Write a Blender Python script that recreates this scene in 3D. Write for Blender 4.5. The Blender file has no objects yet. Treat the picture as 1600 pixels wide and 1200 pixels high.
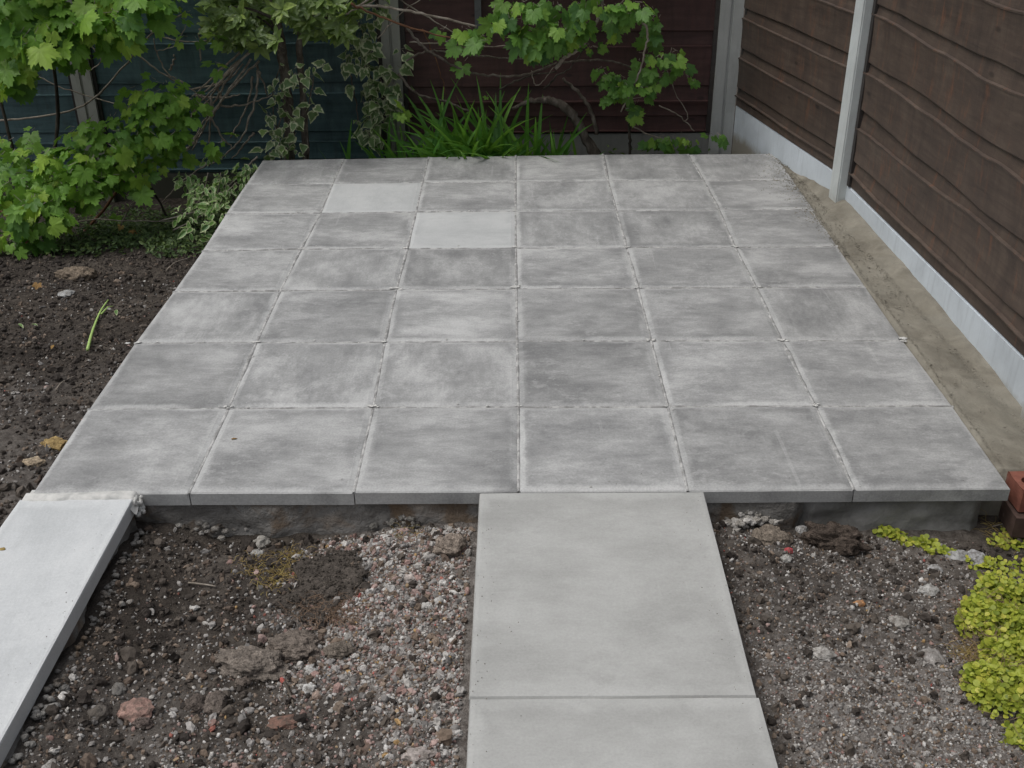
import bpy, bmesh, math, random
import numpy as np
from mathutils import Vector, Matrix, Euler, noise
random.seed(7); rng = np.random.default_rng(11)
SC = bpy.context.scene; COL = SC.collection
PI = math.pi

# ------------------------------------------------------------------ camera, sky, sun
cam_d = bpy.data.cameras.new('camera'); cam = bpy.data.objects.new('camera', cam_d); COL.objects.link(cam)
CP = (1.354, -2.475, 1.6745); CE = (1.0728, .007, .0005); FPX = 1683.0
cam.location = CP; cam.rotation_euler = CE
cam_d.sensor_width = 36; cam_d.lens = FPX / 1600 * 36; cam_d.clip_end = 500; cam_d.clip_start = .02
SC.camera = cam
world = bpy.data.worlds.new('World'); SC.world = world; world.use_nodes = True
wn = world.node_tree.nodes; wl = world.node_tree.links
SUN_EL, SUN_AZ = math.radians(64), math.radians(260)     # high, over the left fence
sky = wn.new('ShaderNodeTexSky'); sky.sky_type = 'NISHITA'; sky.sun_disc = False
sky.sun_elevation = SUN_EL; sky.sun_rotation = SUN_AZ; sky.air_density = 1.0; sky.dust_density = 3.0
hs = wn.new('ShaderNodeHueSaturation'); hs.inputs['Saturation'].default_value = .3
# overcast sky: luminance falls from zenith to horizon as (1 + 2 sin h) / 3
wt = wn.new('ShaderNodeTexCoord'); wz = wn.new('ShaderNodeSeparateXYZ'); wl.new(wt.outputs['Generated'], wz.inputs[0])
wm = wn.new('ShaderNodeMapRange'); wl.new(wz.outputs[2], wm.inputs[0]); wm.inputs[3].default_value = .42; wm.inputs[4].default_value = 1.75
wv = wn.new('ShaderNodeVectorMath'); wv.operation = 'SCALE'; wl.new(hs.outputs[0], wv.inputs[0]); wl.new(wm.outputs[0], wv.inputs['Scale'])
bg = wn['Background']; wl.new(sky.outputs[0], hs.inputs['Color']); wl.new(wv.outputs[0], bg.inputs[0])
bg.inputs[1].default_value = .105
sd = bpy.data.lights.new('sun', 'SUN'); so = bpy.data.objects.new('sun', sd); COL.objects.link(so)
sd.energy = 1.1; sd.angle = math.radians(40); sd.color = (1, .97, .93)
sdir = Vector((math.sin(SUN_AZ) * math.cos(SUN_EL), math.cos(SUN_AZ) * math.cos(SUN_EL), math.sin(SUN_EL)))
so.rotation_euler = sdir.to_track_quat('Z', 'Y').to_euler()
SC.view_settings.view_transform = 'Standard'; SC.view_settings.look = 'None'
SC.view_settings.gamma = 1; SC.view_settings.use_curve_mapping = False
SC.view_settings.exposure = 0.13

# ------------------------------------------------------------------ helpers
CR = Euler(CE).to_matrix(); CPV = Vector(CP)
def ray(u, v): return CR @ Vector(((u - 800) / FPX, -(v - 600) / FPX, -1))
def P(u, v, y):
    "surveyed point: photo direction met at world depth y"
    d = ray(u, v); return CPV + d * ((y - CP[1]) / d.y)
def PG(u, v, z=-.1):
    d = ray(u, v); return CPV + d * ((z - CP[2]) / d.z)

_TAB = {}
def vnoise(x, y, seed=0):
    x = np.asarray(x, float); y = np.asarray(y, float)
    if seed not in _TAB: _TAB[seed] = np.random.default_rng(seed + 1000).random((256, 256))
    t = _TAB[seed]
    xi = np.floor(x).astype(int); yi = np.floor(y).astype(int); fx = x - xi; fy = y - yi
    fx = fx * fx * (3 - 2 * fx); fy = fy * fy * (3 - 2 * fy)
    a = t[xi % 256, yi % 256]; b = t[(xi + 1) % 256, yi % 256]; c = t[xi % 256, (yi + 1) % 256]; d = t[(xi + 1) % 256, (yi + 1) % 256]
    return (a * (1 - fx) + b * fx) * (1 - fy) + (c * (1 - fx) + d * fx) * fy * 1.0
def fbm(x, y, seed=0, oct=4):
    s = 0; a = .5
    for k in range(oct):
        s = s + a * (vnoise(np.asarray(x) * 2 ** k + 37 * k, np.asarray(y) * 2 ** k + 91 * k, seed + k) - .5) * 2; a *= .5
    return s
def smooth(a, b, t):
    t = np.clip((np.asarray(t, float) - a) / (b - a), 0, 1); return t * t * (3 - 2 * t)

def tag(o, label=None, cat=None, group=None, kind=None):
    if label: o['label'] = label
    if cat: o['category'] = cat
    if group: o['group'] = group
    if kind: o['kind'] = kind
    return o
def mesh(name, v, f, mat=None, smoothf=False, attrs=None, uv=None):
    m = bpy.data.meshes.new(name); m.from_pydata([tuple(p) for p in v], [], [tuple(int(i) for i in q) for q in f])
    if mat: m.materials.append(mat)
    if smoothf: m.polygons.foreach_set('use_smooth', [True] * len(m.polygons))
    if attrs:
        for k, a in attrs.items():
            a = np.asarray(a, np.float32)
            if a.ndim == 1:
                at = m.attributes.new(k, 'FLOAT', 'POINT'); at.data.foreach_set('value', a)
            else:
                at = m.attributes.new(k, 'FLOAT_COLOR', 'POINT'); at.data.foreach_set('color', np.c_[a, np.ones(len(a))].astype(np.float32).ravel())
    if uv is not None:
        l = m.uv_layers.new(name='UVMap'); idx = np.empty(len(m.loops), int); m.loops.foreach_get('vertex_index', idx)
        l.data.foreach_set('uv', np.asarray(uv, np.float32)[idx].ravel())
    m.update(); return m
def fastmesh(name, V, Fc, mat, sm=False, col=None):
    "V (n,3) floats, Fc (m,k) ints, all polygons the same size"
    m = bpy.data.meshes.new(name); V = np.asarray(V, np.float32); Fc = np.asarray(Fc, np.int32); k = Fc.shape[1]
    m.vertices.add(len(V)); m.vertices.foreach_set('co', V.ravel()); m.loops.add(Fc.size); m.loops.foreach_set('vertex_index', Fc.ravel())
    m.polygons.add(len(Fc)); m.polygons.foreach_set('loop_start', np.arange(0, Fc.size, k, dtype=np.int32)); m.polygons.foreach_set('loop_total', np.full(len(Fc), k, np.int32))
    m.materials.append(mat); m.update(calc_edges=True); m.polygons.foreach_set('use_smooth', np.full(len(Fc), sm))
    if col is not None: at = m.attributes.new('Col', 'FLOAT_COLOR', 'POINT'); at.data.foreach_set('color', np.c_[col, np.ones(len(col))].astype(np.float32).ravel())
    return m
def link(name, m, parent=None, loc=None, rot=None):
    o = bpy.data.objects.new(name, m); COL.objects.link(o)
    if parent: o.parent = parent
    if loc is not None: o.location = loc
    if rot is not None: o.rotation_euler = rot
    return o
def empty(name, loc=(0, 0, 0)):
    o = bpy.data.objects.new(name, None); COL.objects.link(o); o.location = loc; o.empty_display_size = .1; return o
def sub(parent, pts):
    "world points to a parent's local frame (parents are only translated)"
    L = Vector(parent.location); return [tuple(Vector(p) - L) for p in pts]
class MB:
    def __init__(s): s.v = []; s.f = []; s.r = []
    def add(s, v, f, r=0.):
        n = len(s.v); s.v += [tuple(p) for p in v]; s.f += [tuple(i + n for i in q) for q in f]; s.r += [r] * len(v)
    def build(s, name, mat, parent=None, sm=False):
        v = sub(parent, s.v) if parent else s.v
        return link(name, mesh(name, v, s.f, mat, sm, {'rnd': s.r}), parent)
def tube_geo(pts, r0, r1, n=6, jit=0.0, seed=0):
    pts = [Vector(p) for p in pts]; v = []; f = []; rr = random.Random(seed)
    up = Vector((.13, .31, .94))
    for i, p in enumerate(pts):
        t = (pts[min(i + 1, len(pts) - 1)] - pts[max(i - 1, 0)]).normalized()
        a = t.cross(up).normalized(); b = t.cross(a).normalized(); k = i / (len(pts) - 1); r = r0 + (r1 - r0) * k
        for q in range(n):
            an = 2 * PI * q / n; q_ = r * (1 + jit * rr.uniform(-1, 1)); v.append(p + a * math.cos(an) * q_ + b * math.sin(an) * q_)
    for i in range(len(pts) - 1):
        for q in range(n):
            q2 = (q + 1) % n; f.append((i * n + q, i * n + q2, (i + 1) * n + q2, (i + 1) * n + q))
    f.append(tuple(range(n))[::-1]); f.append(tuple(range((len(pts) - 1) * n, len(pts) * n)))
    return v, f
def spline(pts, n=6):
    "catmull-rom resample"
    p = [Vector(q) for q in pts]; p = [p[0] * 2 - p[1]] + p + [p[-1] * 2 - p[-2]]; out = []
    for i in range(1, len(p) - 2):
        for k in range(n):
            t = k / n; a, b, c, d = p[i - 1], p[i], p[i + 1], p[i + 2]
            out.append(.5 * ((2 * b) + (c - a) * t + (2 * a - 5 * b + 4 * c - d) * t * t + (3 * b - a - 3 * c + d) * t ** 3))
    out.append(p[-2]); return out
def box_geo(x0, x1, y0, y1, z0, z1, bev=0.0):
    bm = bmesh.new(); bmesh.ops.create_cube(bm, size=1)
    for v in bm.verts: v.co = Vector((x0 + (v.co.x + .5) * (x1 - x0), y0 + (v.co.y + .5) * (y1 - y0), z0 + (v.co.z + .5) * (z1 - z0)))
    if bev: bmesh.ops.bevel(bm, geom=list(bm.edges), offset=bev, segments=2, affect='EDGES')
    bm.verts.index_update()
    r = [v.co.copy() for v in bm.verts], [tuple(v.index for v in f.verts) for f in bm.faces]; bm.free(); return r

# ------------------------------------------------------------------ materials
class M:
    def __init__(s, name, rough=.9, spec=.3):
        s.m = bpy.data.materials.new(name); s.m.use_nodes = True; s.nt = s.m.node_tree; s.n = s.nt.nodes; s.l = s.nt.links
        s.b = s.n['Principled BSDF']; s.b.inputs['Roughness'].default_value = rough; s.b.inputs['Specular IOR Level'].default_value = spec
        s._c = None
    def node(s, t, **k):
        n = s.n.new(t)
        for a, b in k.items(): setattr(n, a, b)
        return n
    def coord(s, which='Object'):
        tc = s.node('ShaderNodeTexCoord'); return tc.outputs[which]
    def gpos(s): return s.node('ShaderNodeNewGeometry').outputs['Position']
    def objrand(s): return s.node('ShaderNodeObjectInfo').outputs['Random']
    def attr(s, n, out='Fac'): return s.node('ShaderNodeAttribute', attribute_name=n).outputs[out]
    def mapv(s, v, scale=(1, 1, 1), rot=(0, 0, 0), off=None):
        m = s.node('ShaderNodeMapping'); s.l.new(v, m.inputs['Vector']); m.inputs['Scale'].default_value = scale; m.inputs['Rotation'].default_value = rot
        if off is not None: s.l.new(off, m.inputs['Location'])
        return m.outputs[0]
    def noise(s, v, scale=5, detail=4, rough=.55, dist=0):
        n = s.node('ShaderNodeTexNoise'); s.l.new(v, n.inputs['Vector']); n.inputs['Scale'].default_value = scale
        n.inputs['Detail'].default_value = detail; n.inputs['Roughness'].default_value = rough; n.inputs['Distortion'].default_value = dist; return n.outputs['Fac']
    def voro(s, v, scale=5, feature='F1', out='Distance'):
        n = s.node('ShaderNodeTexVoronoi', feature=feature); s.l.new(v, n.inputs['Vector']); n.inputs['Scale'].default_value = scale; return n.outputs[out]
    def math(s, op, a, b=0., c=0., clamp=False):
        n = s.node('ShaderNodeMath', operation=op); n.use_clamp = clamp
        for i, q in enumerate((a, b, c)):
            if isinstance(q, (int, float)): n.inputs[i].default_value = q
            else: s.l.new(q, n.inputs[i])
        return n.outputs[0]
    def ramp(s, f, stops, interp='LINEAR'):
        n = s.node('ShaderNodeValToRGB'); n.color_ramp.interpolation = interp; e = n.color_ramp.elements
        while len(e) < len(stops): e.new(.5)
        for q, (p, c) in zip(e, stops): q.position = p; q.color = (*c, 1) if not isinstance(c, (int, float)) else (c, c, c, 1)
        s.l.new(f, n.inputs[0]); return n.outputs[0]
    def rng(s, f, a, b, c=0., d=1.):
        n = s.node('ShaderNodeMapRange'); s.l.new(f, n.inputs[0])
        for i, q in enumerate((a, b, c, d)): n.inputs[i + 1].default_value = q
        return n.outputs[0]
    def mix(s, f, a, b, mode='MIX'):
        n = s.node('ShaderNodeMix', data_type='RGBA', blend_type=mode)
        for i, q in ((0, f), (6, a), (7, b)):
            if isinstance(q, (int, float)) and i == 0: n.inputs[0].default_value = q
            elif isinstance(q, tuple): n.inputs[i].default_value = (*q, 1)
            elif isinstance(q, (int, float)): n.inputs[i].default_value = (q, q, q, 1)
            else: s.l.new(q, n.inputs[i])
        return n.outputs[2]
    def col(s, c):
        if isinstance(c, tuple): s.b.inputs['Base Color'].default_value = (*c, 1)
        else: s.l.new(c, s.b.inputs['Base Color'])
        s._c = c; return s
    def bump(s, h, strength=.5, dist=.01):
        n = s.node('ShaderNodeBump'); s.l.new(h, n.inputs['Height']); n.inputs['Strength'].default_value = strength; n.inputs['Distance'].default_value = dist
        if s.b.inputs['Normal'].is_linked: s.l.new(s.b.inputs['Normal'].links[0].from_socket, n.inputs['Normal'])
        s.l.new(n.outputs[0], s.b.inputs['Normal']); return s

def offs(m):
    "per-object offset so that no two slabs carry the same stains"
    r = m.objrand(); c = m.node('ShaderNodeCombineXYZ')
    for i, k in enumerate((97., 53., 31.)): m.l.new(m.math('MULTIPLY', r, k), c.inputs[i])
    return c.outputs[0]

def slab_material(name, dark, mid, pale, tone=.12, edge=True, smear=1.0, contrast=1.0):
    m = M(name, .78, .25); o = offs(m); g = m.gpos(); v = m.mapv(g, off=o)
    rz_ = m.node('ShaderNodeCombineXYZ'); m.l.new(m.math('MULTIPLY', m.math('GREATER_THAN', m.math('FRACT', m.math('MULTIPLY', m.objrand(), 7.3)), .76), 1.5708), rz_.inputs[2])
    vr = m.node('ShaderNodeVectorRotate', rotation_type='EULER_XYZ'); m.l.new(g, vr.inputs['Vector']); m.l.new(rz_.outputs[0], vr.inputs['Rotation']); gr_ = vr.outputs[0]
    vs = m.mapv(gr_, scale=(1.0, 1.5, 1), off=o); vs2 = m.mapv(gr_, scale=(1., 2.8, 1), off=o)
    big = m.noise(vs, 3.4, 8, .6, .1); med = m.noise(vs2, 15, 6, .72, .1); fine = m.noise(v, 160, 3, .7); grit = m.noise(v, 600, 2, .6)
    f = m.math('ADD', m.math('MULTIPLY', big, .74), m.math('MULTIPLY', med, .26))
    f = m.rng(f, .5 - .14 / contrast, .5 + .14 / contrast)
    c = m.ramp(f, [(0, dark), (.45, mid), (1, pale)])
    # efflorescence patches with torn outlines
    ef = m.ramp(m.noise(vs, 4.6, 8, .7, .2), [(.55, 0.), (.63, 1.)]); c = m.mix(m.math('MULTIPLY', ef, .4 * smear), c, pale)
    dk = m.ramp(m.noise(m.mapv(g, scale=(1, 1.8, 1), off=o, rot=(0, 0, .3)), 4.4, 7, .7, .15), [(.55, 0.), (.64, 1.)]); c = m.mix(m.math('MULTIPLY', dk, .35 * smear), c, dark)
    if edge:
        uv = m.node('ShaderNodeSeparateXYZ'); m.l.new(m.coord('UV'), uv.inputs[0])
        def ed(q): return m.math('MINIMUM', q, m.math('SUBTRACT', 1., q))
        d = m.math('MINIMUM', ed(uv.outputs[0]), ed(uv.outputs[1])); wob = m.noise(v, 14, 4, .7)
        d2 = m.math('ADD', d, m.math('MULTIPLY', m.math('SUBTRACT', wob, .5), .09))
        pe = m.ramp(d2, [(.0, 1.), (.035, .8), (.075, 0.)]); gate = m.ramp(m.noise(v, 3.3, 3, .6), [(.38, 0.), (.52, 1.)])
        c = m.mix(m.math('MULTIPLY', m.math('MULTIPLY', pe, gate), .95 * smear), c, pale)
        de = m.ramp(d2, [(.0, 0.), (.03, 0.), (.06, 1.), (.13, 0.)]); gate2 = m.ramp(m.noise(v, 2.7, 3, .6, 1.), [(.45, 0.), (.6, 1.)])
        c = m.mix(m.math('MULTIPLY', m.math('MULTIPLY', de, gate2), .62), c, dark)
    bp = m.ramp(m.noise(m.mapv(g, off=o), 2.3, 9, .62, .1), [(.6, 0.), (.635, 1.)]); c = m.mix(m.math('MULTIPLY', bp, .38 * smear), c, pale)
    bd = m.ramp(m.noise(m.mapv(g, off=o, rot=(0, 0, 2.)), 1.9, 9, .62, .1), [(.58, 0.), (.63, 1.)]); c = m.mix(m.math('MULTIPLY', bd, .28 * smear), c, dark)
    # cement spots and drag marks
    sp = m.ramp(m.voro(m.mapv(g, scale=(1, 1.7, 1), off=o), 26), [(.03, 1.), (.09, 0.)]); spg = m.ramp(m.noise(v, 6, 2), [(.6, 0.), (.64, 1.)])
    c = m.mix(m.math('MULTIPLY', m.math('MULTIPLY', sp, spg), .75 * smear), c, tuple(min(1, q * 1.25) for q in pale))
    st = m.ramp(m.noise(m.mapv(g, scale=(1.2, 26, 1), off=o, rot=(0, 0, .03)), 3.2, 5, .7), [(.6, 0.), (.72, 1.)]); c = m.mix(m.math('MULTIPLY', st, .3), c, pale)
    pit = m.ramp(m.voro(v, 48), [(.035, 1.), (.06, 0.)]); pg = m.ramp(m.noise(v, 11, 2), [(.6, 0.), (.65, 1.)]); c = m.mix(m.math('MULTIPLY', m.math('MULTIPLY', pit, pg), .55), c, tuple(q * .5 for q in dark))
    k = m.math('ADD', m.math('MULTIPLY', m.objrand(), tone), 1 - tone / 2); hv = m.node('ShaderNodeHueSaturation'); m.l.new(c, hv.inputs['Color']); m.l.new(k, hv.inputs['Value']); c = hv.outputs[0]
    fl = m.ramp(m.noise(m.mapv(g, scale=(1, 1.5, 1), off=o), 21, 8, .75, .05), [(.53, 0.), (.585, 1.)]); flg = m.ramp(m.noise(v, 3.1, 3), [(.42, 0.), (.6, 1.)]); c = m.mix(m.math('MULTIPLY', m.math('MULTIPLY', fl, flg), .34 * smear), c, pale)
    fd = m.ramp(m.noise(m.mapv(g, scale=(1, 1.6, 1), off=o, rot=(0, 0, 1.)), 17, 8, .75, .05), [(.54, 0.), (.6, 1.)]); fdg = m.ramp(m.noise(v, 2.3, 3), [(.45, 0.), (.62, 1.)]); c = m.mix(m.math('MULTIPLY', m.math('MULTIPLY', fd, fdg), .36), c, dark)
    sc = m.ramp(m.noise(m.mapv(g, scale=(34, .9, 1), off=o, rot=(0, 0, .5)), 1.6, 4, .6), [(.63, 0.), (.67, 1.)]); scg = m.ramp(m.noise(v, 2.9, 2), [(.54, 0.), (.6, 1.)]); c = m.mix(m.math('MULTIPLY', m.math('MULTIPLY', sc, scg), .3 * smear), c, pale)
    c = m.mix(.5 if tone > .1 else .22, c, m.ramp(fine, [(.3, .35), (.7, .65)]), 'OVERLAY')
    m.col(c); m.bump(med, .35, .004); m.bump(fine, .35, .0012); m.bump(grit, .25, .0005)
    return m.m
MAT_SLAB = slab_material('slab_concrete', (.185, .186, .184), (.268, .269, .263), (.41, .41, .4), .24, smear=1.0)
MAT_SLABCLEAN = slab_material('slab_concrete_clean', (.345, .352, .348), (.42, .427, .42), (.48, .485, .475), .05, smear=.5, contrast=.7)
MAT_PATH = slab_material('path_concrete', (.3, .3, .285), (.355, .355, .338), (.43, .43, .412), .05, smear=.55, contrast=.75)
MAT_PATHPALE = slab_material('path_concrete_pale', (.42, .433, .433), (.5, .513, .513), (.58, .59, .585), .04, smear=.5, contrast=.7)

def simple(name, stops, scale=8, rough=.92, bumps=((30, .5, .01),), stretch=(1, 1, 1), spec=.25, detail=6, extra=None, world=True):
    m = M(name, rough, spec); g = m.gpos() if world else m.coord('Object'); v = m.mapv(g, scale=stretch)
    m._v = v; c = m.ramp(m.noise(v, scale, detail, .65, .4), stops)
    if extra: c = extra(m, v, c)
    m.col(c)
    for (s, st, d) in bumps: m.bump(m.noise(v, s, 5, .65), st, d)
    return m.m
MAT_MORTAR = simple('joint_mortar', [(.3, (.19, .188, .18)), (.48, (.29, .287, .277)), (.6, (.45, .445, .43))], 26, bumps=((60, .8, .006), (240, .4, .002)))
MAT_MORTARPALE = simple('pale_mortar', [(.35, (.42, .42, .4)), (.6, (.58, .57, .54))], 30, bumps=((70, .7, .004), (300, .4, .001)))
def sand_extra(m, v, c):
    wet = m.ramp(m.noise(v, 3.5, 4, .6, .8), [(.4, 0.), (.6, 1.)]); c = m.mix(m.math('MULTIPLY', wet, .5), c, (.25, .235, .195))
    sp = m.ramp(m.voro(v, 60), [(.08, 1.), (.16, 0.)]); return m.mix(m.math('MULTIPLY', sp, .4), c, (.12, .11, .095))
MAT_SAND = simple('sandy_concrete', [(.3, (.125, .113, .09)), (.5, (.19, .173, .138)), (.7, (.27, .25, .205))], 7, bumps=((18, .6, .012), (90, .5, .004), (300, .3, .0015)), extra=sand_extra)
def found_extra(m, v, c):
    p = m.ramp(m.noise(v, 5, 4, .6, 1.), [(.5, 0.), (.6, 1.)]); return m.mix(m.math('MULTIPLY', p, .7), c, (.16, .105, .06))
MAT_FOUND = simple('rough_footing', [(.3, (.1, .094, .085)), (.5, (.2, .19, .175)), (.7, (.32, .31, .29))], 9, bumps=((16, .9, .02), (70, .8, .008)), extra=found_extra)
MAT_BLOCK = simple('footing_mortar', [(.3, (.13, .127, .115)), (.65, (.27, .265, .25))], 9, bumps=((30, .6, .01), (160, .4, .003)))

def soil_mat():
    m = M('soil', .95, .15); g = m.gpos()
    a = m.noise(g, 2.2, 6, .62, .4); b = m.noise(g, 30, 6, .7); c = m.ramp(m.math('ADD', m.math('MULTIPLY', a, .5), m.math('MULTIPLY', b, .5)), [(.34, (.026, .021, .018)), (.5, (.055, .046, .038)), (.64, (.115, .097, .08))])
    dust = m.attr('dust'); dc = m.ramp(m.noise(g, 55, 6, .75), [(.3, (.12, .1, .088)), (.52, (.24, .218, .198)), (.7, (.38, .35, .325))])
    c = m.mix(m.math('MULTIPLY', dust, m.rng(b, .35, .6, .35, 1.)), c, dc)
    w = m.ramp(m.voro(g, 120), [(.1, 1.), (.2, 0.)]); wg = m.ramp(m.noise(g, 14, 3), [(.5, 0.), (.62, 1.)]); c = m.mix(m.math('MULTIPLY', m.math('MULTIPLY', w, wg), .7), c, (.3, .285, .26))
    m.col(c); m.bump(b, .9, .02); m.bump(m.noise(g, 160, 4, .7), .8, .005); return m.m
MAT_SOIL = soil_mat()
def attr_col_mat(name, rough=.85, bs=((60, .5, .006), (260, .4, .002)), spec=.25, var=.35):
    m = M(name, rough, spec); g = m.gpos(); c = m.attr('Col', 'Color'); n = m.noise(g, 70, 5, .7)
    c = m.mix(var, c, m.ramp(n, [(.3, .2), (.7, .8)]), 'OVERLAY'); m.col(c)
    for s, st, d in bs: m.bump(m.noise(g, s, 4, .7), st, d)
    return m.m
MAT_STONE = attr_col_mat('gravel_stone', .8)
MAT_ROCK = attr_col_mat('dirty_stone', .88, bs=((30, .7, .01), (110, .6, .004), (300, .4, .0015)), spec=.2, var=.5)
def _dirt():
    nt = MAT_ROCK.node_tree; b = nt.nodes['Principled BSDF']; src = b.inputs['Base Color'].links[0].from_socket; g = nt.nodes.new('ShaderNodeNewGeometry')
    n = nt.nodes.new('ShaderNodeTexNoise'); n.inputs['Scale'].default_value = 55; n.inputs['Detail'].default_value = 6; n.inputs['Roughness'].default_value = .75; nt.links.new(g.outputs['Position'], n.inputs['Vector'])
    r = nt.nodes.new('ShaderNodeValToRGB'); r.color_ramp.elements[0].position = .47; r.color_ramp.elements[1].position = .6; nt.links.new(n.outputs['Fac'], r.inputs[0])
    q = nt.nodes.new('ShaderNodeMath'); q.operation = 'MULTIPLY'; q.inputs[1].default_value = .7; nt.links.new(r.outputs[0], q.inputs[0])
    x = nt.nodes.new('ShaderNodeMix'); x.data_type = 'RGBA'; nt.links.new(q.outputs[0], x.inputs[0]); nt.links.new(src, x.inputs[6]); x.inputs[7].default_value = (.1, .085, .07, 1); nt.links.new(x.outputs[2], b.inputs['Base Color'])
_dirt()
MAT_CLOD = attr_col_mat('clod_soil', .95, bs=((26, 1., .03), (75, 1., .014), (220, .8, .004)), spec=.15, var=.6)
def wood_mat(name, stops, rustc, amt=.5, rough=.58):
    m = M(name, rough, .45); tc = m.coord('Object'); o = offs(m)
    g = m.mapv(tc, scale=(1, 1, 9), off=o); v = m.mapv(tc, off=o)
    gr = m.noise(g, 3.4, 8, .7, .35); bl = m.noise(m.mapv(tc, scale=(1.6, 1.6, .8), off=o), 4.2, 6, .7, .8)
    c = m.ramp(m.math('ADD', m.math('MULTIPLY', gr, .55), m.math('MULTIPLY', bl, .45)), stops)
    vst = m.noise(m.mapv(tc, scale=(7, 7, .9), off=o), 2.4, 6, .72, .1); c = m.mix(m.math('MULTIPLY', m.ramp(vst, [(.5, 0.), (.66, 1.)]), .5), c, stops[0][1])
    ru = m.ramp(m.noise(m.mapv(tc, scale=(5, 5, .8), off=o), 5, 6, .74, .1), [(.56, 0.), (.68, 1.)]); c = m.mix(m.math('MULTIPLY', ru, amt), c, rustc)
    kn = m.ramp(m.voro(m.mapv(tc, scale=(1, 1, 2.2), off=o), 3.4), [(.05, 1.), (.09, 0.)]); c = m.mix(m.math('MULTIPLY', kn, .6), c, tuple(q * .4 for q in stops[0][1]))
    k = m.math('ADD', m.math('MULTIPLY', m.objrand(), .3), .85); hv = m.node('ShaderNodeHueSaturation'); m.l.new(c, hv.inputs['Color']); m.l.new(k, hv.inputs['Value'])
    m.col(hv.outputs[0]); m.bump(gr, .45, .003); m.bump(m.noise(m.mapv(tc, scale=(1, 1, 14), off=o), 26, 4, .7), .5, .0015); return m.m
MAT_WOOD = wood_mat('weathered_board', [(.3, (.036, .027, .023)), (.5, (.074, .053, .041)), (.7, (.12, .09, .068))], (.17, .075, .04), .55)
MAT_WOODRED = wood_mat('red_brown_board', [(.3, (.03, .016, .015)), (.5, (.066, .03, .028)), (.72, (.1, .052, .047))], (.085, .03, .026), .4)
MAT_WOODTEAL = wood_mat('teal_board', [(.3, (.022, .042, .046)), (.5, (.065, .12, .13)), (.72, (.11, .18, .19))], (.05, .06, .055), .4)
MAT_WOODDARK = wood_mat('dark_batten', [(.3, (.02, .017, .016)), (.5, (.035, .03, .028)), (.7, (.06, .052, .047))], (.05, .03, .02), .3)
def gb_mat(name, base, dirt, lim):
    m = M(name, .7, .3); g = m.gpos(); n = m.noise(g, 4, 6, .65, .5); s = m.noise(m.mapv(g, scale=(14, 14, 1.4)), 3, 5, .7)
    c = m.ramp(n, [(.3, tuple(q * .86 for q in base)), (.7, tuple(min(1, q * 1.12) for q in base))]); c = m.mix(m.math('MULTIPLY', m.ramp(s, [(.52, 0.), (.66, 1.)]), .25), c, tuple(q * .55 for q in base))
    z = m.node('ShaderNodeSeparateXYZ'); m.l.new(g, z.inputs[0]); zz = m.math('ADD', z.outputs[2], m.math('MULTIPLY', m.math('SUBTRACT', m.noise(g, 12, 5, .75), .5), .11))
    c = m.mix(m.ramp(m.rng(zz, lim[0], lim[1]), [(0, 1.), (1, 0.)]), c, dirt); m.col(c); m.bump(m.noise(g, 40, 5, .7), .3, .004); m.bump(m.noise(g, 350, 3, .7), .3, .001); return m.m
MAT_GB = gb_mat('concrete_gravel_board', (.53, .575, .61), (.27, .25, .21), (-.07, -.01))
MAT_GBB = gb_mat('mossy_gravel_board', (.25, .25, .235), (.06, .06, .045), (-.3, -.15))
MAT_POST = gb_mat('concrete_post', (.52, .55, .54), (.25, .23, .19), (-.06, .05))
MAT_POSTC = gb_mat('grey_concrete_post', (.44, .45, .435), (.2, .195, .17), (-.3, -.1))
MAT_POSTB = gb_mat('stained_concrete_post', (.33, .33, .3), (.15, .16, .11), (-.3, .1))
MAT_BARK = simple('bark', [(.3, (.045, .036, .028)), (.5, (.11, .092, .075)), (.7, (.2, .175, .15))], 30, stretch=(1, 1, .5), bumps=((50, .8, .008), (200, .4, .002)))
MAT_BARKDARK = simple('dark_bark', [(.3, (.02, .017, .013)), (.5, (.05, .043, .034)), (.7, (.1, .088, .072))], 24, stretch=(1, 1, .4), bumps=((40, .9, .012), (160, .4, .003)))
MAT_TWIG = simple('dry_twig', [(.3, (.13, .108, .085)), (.5, (.26, .225, .185)), (.7, (.4, .36, .31))], 22, bumps=((90, .5, .003),))
MAT_TWIGRED = simple('reddish_stem', [(.3, (.07, .035, .022)), (.6, (.18, .09, .05))], 22, bumps=((90, .5, .003),))

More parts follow.
